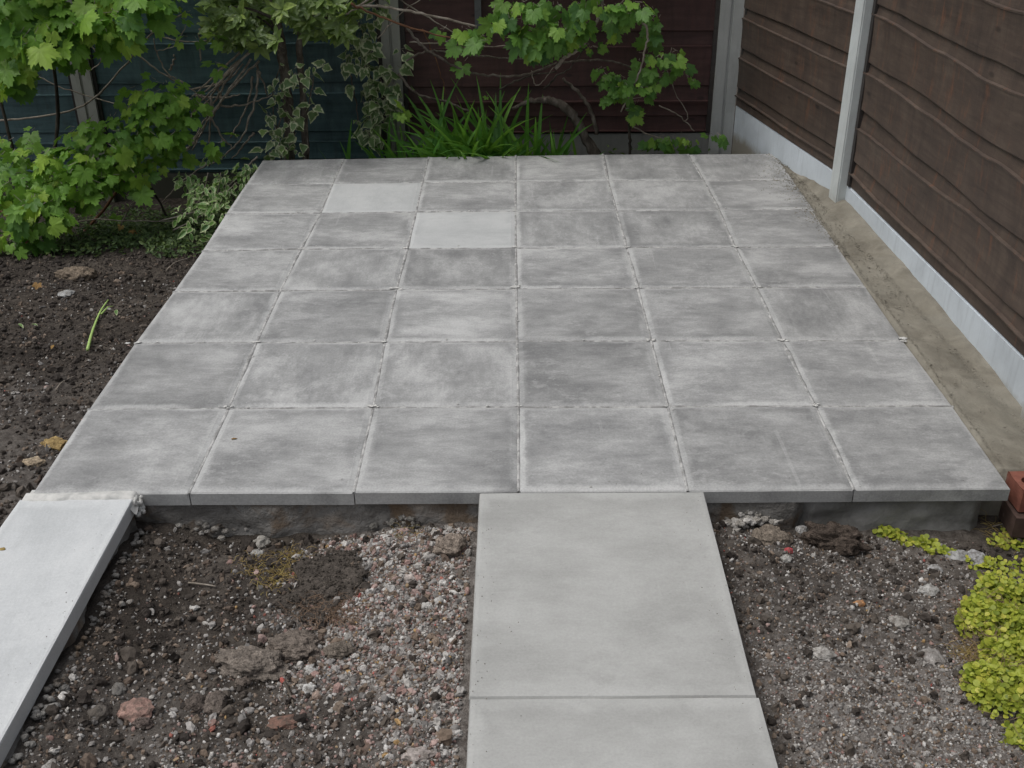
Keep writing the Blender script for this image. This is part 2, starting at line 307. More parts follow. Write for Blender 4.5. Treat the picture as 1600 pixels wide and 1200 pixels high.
def leaf_mat(name, c0, c1, c2, trans=.28, rough=.5, edge=None, vein=.25, spec=.35):
    m = M(name, rough, spec); r = m.math('FRACT', m.math('ADD', m.attr('rnd'), m.math('MULTIPLY', m.objrand(), .999)))
    c = m.ramp(r, [(0, c0), (.35, c1), (.75, c1), (1, c2)])
    g = m.gpos(); c = m.mix(.5, c, m.ramp(m.noise(g, 28, 4, .6), [(.3, .32), (.7, .66)]), 'OVERLAY')
    uv = m.node('ShaderNodeSeparateXYZ'); m.l.new(m.coord('UV'), uv.inputs[0])
    if edge:   # variegated cream margin: u is 0 at midrib, 1 at the margin
        e = m.math('ADD', uv.outputs[0], m.math('MULTIPLY', m.math('SUBTRACT', m.noise(g, 34, 3, .7), .5), 1.5)); c = m.mix(m.ramp(e, [(.68, 0.), (.88, .85)]), c, edge)
    if vein: c = m.mix(m.ramp(uv.outputs[0], [(0., vein), (.1, 0.)]), c, tuple(min(1, q * 1.9) for q in c2))
    m.col(c); m.bump(m.noise(g, 90, 3, .6), .25, .002)
    t = m.node('ShaderNodeBsdfTranslucent'); m.l.new(m.mix(.5, c, (.25, .45, .03)), t.inputs['Color'])
    mx = m.node('ShaderNodeMixShader'); mx.inputs[0].default_value = trans; m.l.new(m.b.outputs[0], mx.inputs[1]); m.l.new(t.outputs[0], mx.inputs[2])
    m.l.new(mx.outputs[0], m.n['Material Output'].inputs['Surface']); return m.m
MAT_LEAF = leaf_mat('lobed_leaf', (.075, .18, .035), (.18, .35, .05), (.34, .5, .07), .42)
MAT_LEAFVINE = leaf_mat('vine_leaf', (.06, .15, .04), (.13, .27, .05), (.28, .45, .06), .38)
MAT_LEAFBACK = leaf_mat('shaded_leaf', (.03, .09, .03), (.05, .13, .04), (.08, .19, .045), .25)
MAT_OVAL = leaf_mat('glossy_oval_leaf', (.08, .13, .04), (.15, .22, .06), (.28, .37, .09), .25, .38, spec=.45)
MAT_IVY = leaf_mat('variegated_ivy_leaf', (.06, .12, .045), (.11, .18, .065), (.18, .27, .08), .2, .42, edge=(.5, .53, .33), spec=.45)
MAT_EUON = leaf_mat('variegated_small_leaf', (.07, .16, .045), (.13, .25, .06), (.2, .34, .08), .25, .42, edge=(.45, .5, .27), spec=.45)
MAT_BLADE = leaf_mat('sword_leaf', (.05, .15, .03), (.095, .26, .04), (.2, .42, .06), .35, .45)
MAT_COVER = leaf_mat('low_cover_leaf', (.035, .065, .025), (.075, .12, .04), (.16, .22, .07), .25)
MAT_JENNY = leaf_mat('yellow_green_leaf', (.17, .22, .03), (.36, .4, .05), (.55, .52, .09), .3, .5, vein=.1)
MAT_DRY = leaf_mat('dry_leaf', (.2, .1, .03), (.32, .19, .06), (.42, .3, .1), .2, .7)
MAT_GRASSDRY = leaf_mat('dry_grass', (.13, .07, .03), (.25, .15, .06), (.36, .3, .1), .2, .7)

MAT_ROOT = leaf_mat('fine_root', (.09, .06, .045), (.15, .095, .065), (.22, .15, .1), .1, .8)

# ------------------------------------------------------------------ ground
def ground(x, y):
    x = np.asarray(x, float); y = np.asarray(y, float)
    front = -.125 + .0 * x
    front = front + .05 * smooth(.75, 1.2, x) * (1 - smooth(1.9, 2.35, x)) + .02 * smooth(-.3, -1.1, y)
    front = front + .045 * smooth(.52, .33, x) * (1 + .6 * fbm(x * 6, y * 6, 17, 2))
    front = front - .03 * smooth(-.16, -.02, y) * smooth(.3, .6, x)
    hollow = np.exp(-((x - 2.45) / .35) ** 2 - ((y + .12) / .12) ** 2); front = front - .025 * hollow
    left = -.105 - .085 * np.clip(y, -.3, 4)
    back = -.21 - .2 * smooth(1.3, .2, x)
    w = smooth(.12, -.02, x); z = front * (1 - w) + left * w
    b = smooth(3.0, 3.25, y); z = z * (1 - b * (1 - w)) + back * b * (1 - w)
    under = smooth(0.0, .05, y) * (1 - smooth(3.05, 3.12, y)) * smooth(.0, .06, x) * (1 - smooth(2.8, 2.9, x)); z = z * (1 - under) - .16 * under
    mask = 1 - .6 * under
    n = .022 * fbm(x * 3, y * 3, 1, 3) + .014 * fbm(x * 13, y * 13, 5, 3) + .008 * fbm(x * 45, y * 45, 9, 2)
    z = z + n * mask
    # never poke through paving
    pv = ((x > 1.2) & (x < 1.92) & (y < .03)) | ((x > -.06) & (x < .35) & (y < .03)); z = np.where(pv, np.minimum(z, -.062), z)
    z = np.where((x > 2.62) & (y > .05), np.minimum(z, -.03), z)
    return z
def gz(x, y): return float(ground(np.array([x]), np.array([y]))[0])
def dust_f(x, y):
    d = .95 * smooth(.74, 1.0, x + .16 * fbm(x * 4, y * 4, 20, 3) - .25 * smooth(-.3, -1., y) + .1) * (x < 1.3) * (y < .02)
    r = smooth(1.8, 2.0, x) * (y < .05) * (.42 + .7 * smooth(-.3, -.75, y + .1 * fbm(x * 4, y * 4, 21, 3))) * (1 - smooth(2.5, 2.75, x + .1 * fbm(x * 5, y * 5, 23, 2)))
    l = (x < .02) * .45 * smooth(1.3, .2, y + .4 * fbm(x * 2, y * 2, 25, 3))
    m = (x > .28) * (x < 1.) * (y < .02) * .35 * smooth(-.35, -.8, y + .25 * fbm(x * 4, y * 4, 27, 2))
    return np.clip(np.maximum.reduce([d, r, l, m]) + .25 * fbm(x * 9, y * 9, 31, 3), 0, 1)
xs = np.concatenate([[-30, -15, -8, -5, -4], np.arange(-3.2, -1.6, .06), np.arange(-1.6, 3.1, .0105), np.arange(3.1, 3.8, .08), [4.5, 6, 10, 20, 30]])
ys = np.concatenate([[-30, -12, -6, -3.5, -2.5, -2.0, -1.7], np.arange(-1.5, -1.1, .05), np.arange(-1.1, .12, .0095), np.arange(.12, 3.0, .018), np.arange(3., 4., .03), [4.3, 5, 7, 12, 30]])
GX, GY = np.meshgrid(xs, ys); GZ = ground(GX.ravel(), GY.ravel()); nx, ny = len(xs), len(ys)
idx = np.arange(nx * ny).reshape(ny, nx); F = np.stack([idx[:-1, :-1], idx[:-1, 1:], idx[1:, 1:], idx[1:, :-1]], -1).reshape(-1, 4)
gm = fastmesh('ground', np.c_[GX.ravel(), GY.ravel(), GZ], F, MAT_SOIL, True); da = gm.attributes.new('dust', 'FLOAT', 'POINT'); da.data.foreach_set('value', dust_f(GX.ravel(), GY.ravel()).astype(np.float32))
tag(link('ground', gm), kind='structure')

# ------------------------------------------------------------------ paving
XT = [[.014, .450, .905, 1.359, 1.825, 2.283, 2.714], [.007, .450, .905, 1.361, 1.830, 2.291, 2.720], [.010, .440, .893, 1.359, 1.830, 2.288, 2.712], [.020, .438, .890, 1.358, 1.831, 2.292, 2.716],
      [.023, .442, .895, 1.356, 1.827, 2.286, 2.72], [.015, .455, .896, 1.356, 1.823, 2.298, 2.735], [.014, .448, .894, 1.357, 1.819, 2.295, 2.74], [.016, .444, .895, 1.359, 1.826, 2.282, 2.745]]
YT = [[-.010] * 7, [.461, .463, .462, .461, .457, .455, .451], [.928, .927, .926, .925, .923, .917, .911], [1.378, 1.383, 1.387, 1.387, 1.386, 1.385, 1.384],
      [1.812, 1.822, 1.822, 1.821, 1.815, 1.814, 1.813], [2.274, 2.277, 2.283, 2.284, 2.283, 2.283, 2.283], [2.698, 2.708, 2.717, 2.720, 2.727, 2.722, 2.72], [3.108, 3.131, 3.155, 3.169, 3.180, 3.174, 3.17]]
def slab_geo(c, gap, th, tilt=.0015, inset=.017, drop=.003, rs=None, lift=0.):
    "c: 4 corners (x,y) ccw. arrised top edge, slightly worn corners"
    rs = rs or random; cx = sum(p[0] for p in c) / 4; cy = sum(p[1] for p in c) / 4
    hz = [lift + rs.uniform(-tilt, tilt) for _ in c]
    def ring(off, z, n=7, wob=0.):
        out = []
        for k in range(4):
            a, b = c[k], c[(k + 1) % 4]; L = math.hypot(b[0] - a[0], b[1] - a[1])
            for i in range(n):
                t = i / n; x = a[0] + (b[0] - a[0]) * t; y = a[1] + (b[1] - a[1]) * t
                zz = hz[k] * (1 - t) + hz[(k + 1) % 4] * t
                x2 = cx + (x - cx) * (1 - 2 * off / .455); y2 = cy + (y - cy) * (1 - 2 * off / .455)
                out.append((x2 + rs.uniform(-wob, wob), y2 + rs.uniform(-wob, wob), z + zz))
        return out
    g = gap / 2
    g0 = min(g, .0012); rings = [ring(g0 + .0006, -th), ring(g0, -.0075, wob=.0004), ring(g + .002, -drop - .001, wob=.0008), ring(g + inset, -.0002), ring(g + .06, .0006)]
    n = 28; v = sum(rings, []); f = [tuple(range(n))[::-1]]
    for k in range(len(rings) - 1):
        for i in range(n): j = (i + 1) % n; f.append((k * n + i, k * n + j, (k + 1) * n + j, (k + 1) * n + i))
    v.append((cx, cy, sum(hz) / 4)); ci = len(v) - 1; o = (len(rings) - 1) * n
    for i in range(n): f.append((o + i, o + (i + 1) % n, ci))
    uv = []
    x0 = min(p[0] for p in c); x1 = max(p[0] for p in c); y0 = min(p[1] for p in c); y1 = max(p[1] for p in c)
    for p in v: uv.append(((p[0] - x0) / (x1 - x0), (p[1] - y0) / (y1 - y0)))
    return v, f, uv
patio = empty('patio', (1.36, 1.58, 0)); tag(patio, kind='structure')
r5 = random.Random(5)
for j in range(7):
    for i in range(6):
        c = [(XT[j][i], YT[j][i]), (XT[j][i + 1], YT[j][i + 1]), (XT[j + 1][i + 1], YT[j + 1][i + 1]), (XT[j + 1][i], YT[j + 1][i])]
        clean = (i, j) in ((1, 5), (2, 4))
        v, f, uv = slab_geo(c, .006, .045, rs=r5, tilt=.0018)
        cx = sum(p[0] for p in c) / 4; cy = sum(p[1] for p in c) / 4
        o = link('paving_slab', mesh('paving_slab', [(a - cx, b - cy, z) for a, b, z in v], f, MAT_SLABCLEAN if clean else MAT_SLAB, True, uv=uv), patio, (cx - 1.36, cy - 1.58, 0))
        o.data.polygons.foreach_set('use_smooth', [False] * len(o.data.polygons))
        if clean: o['label'] = 'clean pale slab, paler than the rest of the patio'
# bed and joints: one lumpy mortar sheet just below the slab tops
def hsheet(name, x0, x1, y0, y1, nx, ny, fn, mat, parent=None, keep=None, **kw):
    X, Y = np.meshgrid(np.linspace(x0, x1, nx), np.linspace(y0, y1, ny)); Z = fn(X.ravel(), Y.ravel()); idx = np.arange(nx * ny).reshape(ny, nx)
    Fq = np.stack([idx[:-1, :-1], idx[:-1, 1:], idx[1:, 1:], idx[1:, :-1]], -1).reshape(-1, 4); V = np.c_[X.ravel(), Y.ravel(), Z]
    if keep is not None: k = keep(V[Fq].mean(1)); Fq = Fq[k]
    if parent: V = V - np.array(parent.location)
    return link(name, mesh(name, V, Fq, mat, True), parent)
jm = MB()
def joint(p, q, w=.0085, seed=0):
    p = Vector(p); q = Vector(q); L = (q - p).length; n = max(2, int(L / .012)); d = (q - p) / L; s = Vector((-d.y, d.x, 0)); v = []; f = []
    for i in range(n + 1):
        t = i / n; c = p + (q - p) * t; hgt = float(fbm(c.x * 30 + seed, c.y * 30, 40, 3)); h2 = float(fbm(c.x * 5 + seed * 3, c.y * 5, 44, 2))
        top = -.003 + .003 * hgt + .0035 * max(0, h2 * 2); ww = w * (.85 + .4 * max(0, h2 * 2 + hgt * .5))
        for k, (o, z) in enumerate(((-1, -.012), (-.55, top - .0008), (.15 * hgt, top + .0008), (.55, top - .0008), (1, -.012))): v.append(c + s * o * ww + Vector((0, 0, z)))
    for i in range(n):
        for k in range(4): f.append((i * 5 + k, (i + 1) * 5 + k, (i + 1) * 5 + k + 1, i * 5 + k + 1))
    jm.add(v, f)
for j in range(1, 7):
    for i in range(6): joint((XT[j][i], YT[j][i], 0), (XT[j][i + 1], YT[j][i + 1], 0), seed=j)
for i in range(1, 6):
    for j in range(7): joint((XT[j][i], YT[j][i], 0), (XT[j + 1][i], YT[j + 1][i], 0), seed=i + 20)
jm.build('joint_mortar', MAT_MORTAR, patio, True)
def ico(sub_, seed, sc=(1, 1, 1), amp=.25, freq=1.6):
    bm = bmesh.new(); bmesh.ops.create_icosphere(bm, subdivisions=sub_, radius=1); o = Vector((seed * 7.31, seed * 3.7, seed * 1.9))
    for v in bm.verts:
        n = v.co.normalized(); d = 1 + amp * noise.noise(n * freq + o) * 2 + amp * .45 * noise.noise(n * freq * 2.7 + o) * 2 + amp * .2 * noise.noise(n * freq * 7 + o) * 2; v.co = n * d; v.co = Vector((v.co.x * sc[0], v.co.y * sc[1], v.co.z * sc[2]))
    r = np.array([v.co[:] for v in bm.verts]), [tuple(v.index for v in f.verts) for f in bm.faces]; bm.free(); return r
ICO1 = [ico(1, s, amp=.35) for s in range(6)]; ICO2 = [ico(2, s + 10, amp=.3) for s in range(6)]
bl = MB()
BLOBS = [(2, 1, .010), (3, 1, .006), (2, 3, .016), (3, 3, .018), (2, 2, .008), (4, 2, .009), (5, 4, .011), (4, 4, .008), (4, 3, .007), (1, 2, .010), (1, 3, .008), (1, 1, .008), (0, 2, .014), (3, 4, .009), (5, 1, .009), (5, 3, .009), (4, 1, .007), (6, 2, .016), (1, 4, .008), (2, 4, .009), (5, 2, .01), (3, 5, .007)]
for (i, j, s) in BLOBS:
    for k in range(5):
        a, f = ICO2[(i + j + k) % 6]; x = XT[j][i] + r5.uniform(-1, 1) * s * 1.6; y = YT[j][i] + r5.uniform(-1, 1) * s * .8; q = s * r5.uniform(.25, .7)
        bl.add(a * np.array([q * 1.3, q * .9, q * .22]) + np.array([x, y, .001]), f)
for k in range(150):
    j = r5.randint(0, 6); i = r5.randint(0, 5)
    if r5.random() < .5: x = XT[j][i] + r5.gauss(0, .012); y = r5.uniform(YT[j][i], YT[j + 1][i])
    else: x = r5.uniform(XT[j][i], XT[j][i + 1]); y = YT[j][i] + r5.gauss(0, .012)
    if not (.02 < x < 2.7 and .0 < y < 3.1): continue
    q = r5.uniform(.001, .0035); a, f = ICO1[k % 6]; bl.add(a * np.array([q * 1.5, q, q * .45]) + np.array([x, y, .001]), f)
tag(bl.build('mortar_crumbs', MAT_MORTARPALE, patio, True), kind='stuff')
# core under the slabs (bedding) and the ragged footing seen below the front edge
hsheet('bedding', .05, 2.68, .02, 3.1, 60, 60, lambda x, y: -.046 + .0 * x, MAT_MORTAR, patio)
def wallstrip(name, x0, x1, y, z0, z1, mat, seed, amp=.018, parent=patio):
    nxx = int((x1 - x0) / .008) + 2; nzz = 14; v = []; f = []
    for k in range(nzz):
        for i in range(nxx):
            x = x0 + (x1 - x0) * i / (nxx - 1); z = z0 + (z1 - z0) * k / (nzz - 1); edge = min(i, nxx - 1 - i) / 4
            v.append((x, y + amp * float(fbm(x * 9, z * 14, seed, 4)) - .012 * (1 - (k / (nzz - 1))) + (.03 if edge < 1 else 0) * (1 - edge), z))
    for k in range(nzz - 1):
        for i in range(nxx - 1): a = k * nxx + i; f.append((a, a + 1, a + nxx + 1, a + nxx))
    vv = sub(parent, v); return link(name, mesh(name, vv, f, mat, True), parent)
wallstrip('footing', .02, 2.16, .006, -.24, -.0455, MAT_FOUND, 61, .026)
wallstrip('footing', 2.15, 2.67, .012, -.24, -.0455, MAT_BLOCK, 62, .022)

def path(name, slabs, mat, loc):
    p = empty(name, loc); tag(p, kind='structure')
    for c in slabs:
        cx = sum(q[0] for q in c) / 4; cy = sum(q[1] for q in c) / 4; v, f, uv = slab_geo(c, .0008, .045, rs=r5, tilt=.0008, inset=.009, drop=.0006, lift=.0012)
        link('paving_slab', mesh('paving_slab', [(a - cx, b - cy, z) for a, b, z in v], f, mat, False, uv=uv), p, (cx - loc[0], cy - loc[1], 0))
    return p
def rect(x0, x1, y0, y1): return [(x0, y0), (x1, y0), (x1, y1), (x0, y1)]
gp = path('garden_path', [[(1.249, -.7862), (1.861, -.7862), (1.869, -.019), (1.251, -.019)], [(1.251, -1.55), (1.866, -1.55), (1.866, -.7868), (1.251, -.7868)], rect(1.251, 1.864, -2.31, -1.556)], MAT_PATH, (1.56, -1, 0))
sp = path('side_path', [rect(-.006, .305, -.935, -.036), rect(-.008, .305, -1.84, -.941)], MAT_PATHPALE, (.15, -1, 0))
# bedding mortar under the side path's edge and fillet against the patio
fm = MB(); nyy = 170; nzz = 8; vv = []; fc = []
for k in range(nzz):
    for i in range(nyy):
        y = -1.5 + 1.47 * i / (nyy - 1); z = -.17 + .1245 * k / (nzz - 1); vv.append((.288 + .03 * float(fbm(y * 9, z * 14, 64, 4)) + .012 * (1 - k / (nzz - 1)), y, z))
for k in range(nzz - 1):
    for i in range(nyy - 1): a_ = k * nyy + i; fc.append((a_, a_ + nyy, a_ + nyy + 1, a_ + 1))
link('bedding_edge', mesh('bedding_edge', sub(sp, vv), fc, MAT_FOUND, True), sp)
for k in range(170):
    y = r5.uniform(-1.2, -.05); a, f = ICO2[k % 6]; q = r5.uniform(.0025, .008) * (1.8 if r5.random() < .08 else 1); x = .31 + abs(r5.gauss(0, .022)); fm.add(a * np.array([q * 1.1, q, q * .8]) + np.array([x, y, gz(max(x, .352), y) + r5.uniform(-.002, .012)]), f)
tag(fm.build('bedding_mortar', MAT_FOUND, sp, True), kind='stuff')
def fillet(x, y): return .0022 + .0045 * np.exp(-((y + .028) / .012) ** 2) * smooth(0, .05, x) * smooth(.318, .27, x) + .0035 * fbm(x * 30, y * 30, 71, 3) - .03 * smooth(.002, -.006, x) - .02 * smooth(.30, .318, x) - .012 * smooth(.012, .032, np.abs(y + .026 + .012 * fbm(x * 12, y * 0 + 2, 73, 2)))
hsheet('mortar_fillet', -.004, .318, -.07, .02, 90, 34, fillet, MAT_MORTARPALE, sp)
ff = MB()
for k in range(22):
    a, f = ICO2[k % 6]; q = r5.uniform(.003, .007); ff.add(a * np.array([q, q, q * 1.4]) + np.array([.313 + r5.uniform(-.004, .012), -.03 + r5.uniform(-.016, .012), -r5.uniform(.004, .05)]), f)
tag(ff.build('mortar_lump', MAT_MORTARPALE, sp, True), kind='stuff')

# sandy concrete haunch between the patio and the right fence
def plane_x(y): return 2.975 - (y - .42) * .0485
def haunch(x, y):
    e = 2.712 + .012 * smooth(1.3, 3, y) + .03 * fbm(x * 0 + 3, y * 5, 81, 3) * smooth(1.2, 2.2, y) - .12 * smooth(1.7, 3.1, y) * (.7 + .8 * fbm(x * 0 + 1, y * 3.1, 83, 3))
    z = -.007 + .009 * fbm(x * 7, y * 7, 85, 4) + .045 * smooth(.1, 0, 2.88 + .0 * x - x + .02 * fbm(x, y * 6, 87, 3)) * smooth(1.9, 1.2, y) * .35 + .02 * smooth(2.75, 2.87, x) * smooth(1.2, 2.4, y)
    z = z - .052 * smooth(2.74, 2.95, x) * smooth(1.9, .5, y) + .02 * smooth(.06, .0, plane_x(y) - .02 - x + .03 * fbm(x, y * 8, 88, 3)) * smooth(.4, .9, y)
    z = np.where(x < e + .02, z + .006 - .05 * smooth(e + .02, e - .03, x), z); z = np.where(y < .09, -.2, z)
    return z
hsheet('concrete_haunch', 2.5, 3.0, .085, 3.165, 70, 300, haunch, MAT_SAND)
bpy.data.objects['concrete_haunch']['kind'] = 'structure'

# ------------------------------------------------------------------ gravel, crumbs and stones
PAL = dict(grey=[(.25, .235, .22), (.34, .32, .3), (.17, .16, .15), (.29, .27, .25)], pale=[(.42, .4, .37), (.52, .5, .47), (.38, .36, .33)], pink=[(.3, .2, .175), (.36, .26, .23), (.26, .17, .145)], red=[(.36, .1, .08), (.33, .13, .1)], brown=[(.16, .12, .09), (.22, .17, .13), (.12, .09, .07)], ochre=[(.4, .26, .12), (.36, .26, .16)], soil=[(.05, .041, .034), (.07, .058, .048), (.1, .083, .068), (.038, .031, .026)])
def scatter(name, n, dens, size, weights, seed, embed=.25, big=.0, area=(-1.7, 3.0, -1.1, 3.0)):
    r = np.random.default_rng(seed); V = []; Fc = []; C = []; base = 0; keys = list(weights); cnt = 0; rr = random.Random(seed)
    X = r.uniform(area[0], area[1], n); Y = r.uniform(area[2], area[3], n); keep = r.random(n) < dens(X, Y); X = X[keep]; Y = Y[keep]; Z = ground(X, Y)
    ok = ~(((X > -.03) & (X < 2.74) & (Y > -.025)) | ((X > 1.23) & (X < 1.885) & (Y < .0)) | ((X > -.03) & (X < .325) & (Y < .0)) | ((X > 2.7) & (Y > .07))); X = X[ok]; Y = Y[ok]; Z = Z[ok]
    S = size[0] * np.exp(r.normal(0, size[1], len(X))); S = np.clip(S, size[0] * .4, size[2])
    N = len(X); vi = r.integers(0, 6, N); cols = np.array([np.array(rr.choice(PAL[k])) for k in rr.choices(keys, [weights[q] for q in keys], k=N)]) * r.uniform(.75, 1.1, N)[:, None]
    q = r.normal(size=(N, 4)); q /= np.linalg.norm(q, axis=1)[:, None]; w_, x_, y_, z_ = q.T
    Rm = np.stack([1 - 2 * (y_**2 + z_**2), 2 * (x_ * y_ - z_ * w_), 2 * (x_ * z_ + y_ * w_), 2 * (x_ * y_ + z_ * w_), 1 - 2 * (x_**2 + z_**2), 2 * (y_ * z_ - x_ * w_), 2 * (x_ * z_ - y_ * w_), 2 * (y_ * z_ + x_ * w_), 1 - 2 * (x_**2 + y_**2)], 1).reshape(N, 3, 3)
    sc3 = np.stack([r.uniform(.8, 1.35, N), r.uniform(.7, 1.1, N), r.uniform(.5, .9, N)], 1) * S[:, None]; pos = np.c_[X, Y, Z + S * (.6 - embed)]
    for lib, sel in ((ICO1, S <= .008), (ICO2, S > .008)):
        for v_ in range(6):
            k = np.where(sel & (vi == v_))[0]
            if not len(k): continue
            a, f = lib[v_]; a = np.array(a); f = np.array(f); A = np.einsum('nvi,nij->nvj', a[None] * sc3[k][:, None, :], Rm[k]) + pos[k][:, None, :]
            V.append(A.reshape(-1, 3)); Fc.append((f[None] + base + (np.arange(len(k)) * len(a))[:, None, None]).reshape(-1, 3)); C.append(np.repeat(cols[k], len(a), 0)); base += len(k) * len(a)
    return tag(link(name, fastmesh(name, np.concatenate(V), np.concatenate(Fc), MAT_STONE, False, np.concatenate(C))), kind='stuff')
def d_pink(x, y): return (dust_f(x, y) ** 1.3) * ((x > .6) & (x < 1.3) & (y < 0))
def d_right(x, y): return (.12 + .88 * dust_f(x, y) ** 1.4) * ((x > 1.85) & (y < .0)) * (1 - .8 * smooth(2.45, 2.7, x + .1 * fbm(x * 6, y * 6, 3, 2)))
def d_front(x, y): return (.5 + .5 * vnoise(x * 6, y * 6, 50)) * ((x > .28) & (x < 1.0) & (y < 0)) * (.35 + .65 * smooth(-.15, -.7, y))
def d_left(x, y): return ((x < 0)) * (.12 + .88 * dust_f(x, y) ** 1.2) * (vnoise(x * 7, y * 7, 52) > .35)
scatter('fine_gravel', 34000, d_pink, (.0028, .5, .011), dict(grey=4, pale=3.4, pink=2.6, red=.12, brown=3, ochre=.3), 1, area=(.55, 1.26, -1.05, 0))
scatter('grey_gravel', 38000, d_right, (.0022, .45, .008), dict(grey=5, pale=2.6, pink=.5, red=.07, brown=3.5, ochre=.12), 2, area=(1.86, 2.95, -1.05, 0))
scatter('scattered_gravel', 8000, d_front, (.0028, .5, .0115), dict(grey=4.5, pale=1.6, pink=.25, red=.02, brown=3.5), 3, area=(.3, 1.1, -1.05, 0))
scatter('border_gravel', 24000, d_left, (.0033, .42, .011), dict(grey=4.5, pale=2.6, pink=.3, red=.07, brown=2.5), 4, area=(-1.3, 0, -.3, 2.2))
scatter('soil_crumbs', 60000, lambda x, y: .3 + .7 * (1 - dust_f(x, y)), (.0045, .5, .019), dict(soil=1, brown=.12), 5, .35, area=(-1.5, 3.0, -1.05, 2.6))

def rock(label, u, v, w, h, col, name='stone', cat='stone', zs=.6, seed=1, amp=.22, group=None, sub_=3, rz=0, sink=.25, fr=1.6):
    "u,v centre in the survey photo; w,h apparent size in its pixels"
    p = PG(u, v + h * .3, -.1); z = gz(p.x, p.y); p = PG(u, v + h * .3, z); z = gz(p.x, p.y)
    D = (p - CPV).length; sx = w / 2 * D / FPX; sz = sx * zs; sy = max(sx * .55, min(sx * 1.3, h / 2 * D / FPX * 1.25))
    soft = 'clod' in name; col = tuple(q * (1.6 if soft else .8) for q in col); sub_ = 5 if w > 60 else 4 if soft else 3
    a, f = ico(sub_, seed, (sx, sy, sz), amp * .72, fr); sm_ = max(sx, .012)
    nz = np.array([noise.noise(Vector(q) / sm_ * 4.5 + Vector((seed, 0, 0))) + .6 * noise.noise(Vector(q) / sm_ * 11) + (.45 * noise.noise(Vector(q) / sm_ * 26) if soft else 0) for q in a]); a = a * (1 + (.13 if soft else .08) * nz)[:, None]
    c = np.array(col) * (1 + .3 * np.array([noise.noise(Vector(q) * 60) for q in a]) + (.35 * nz if soft else 0))[:, None]
    o = link(name, mesh(name, a, f, MAT_CLOD if soft else MAT_ROCK, soft, {'Col': np.clip(c, .01, .9)}), None, (p.x, p.y, z + sz * (1 - sink * 2) * (.8 if soft else .5)), (0, 0, rz)); tag(o, label, cat, group); return o
CL = (.15, .128, .108)
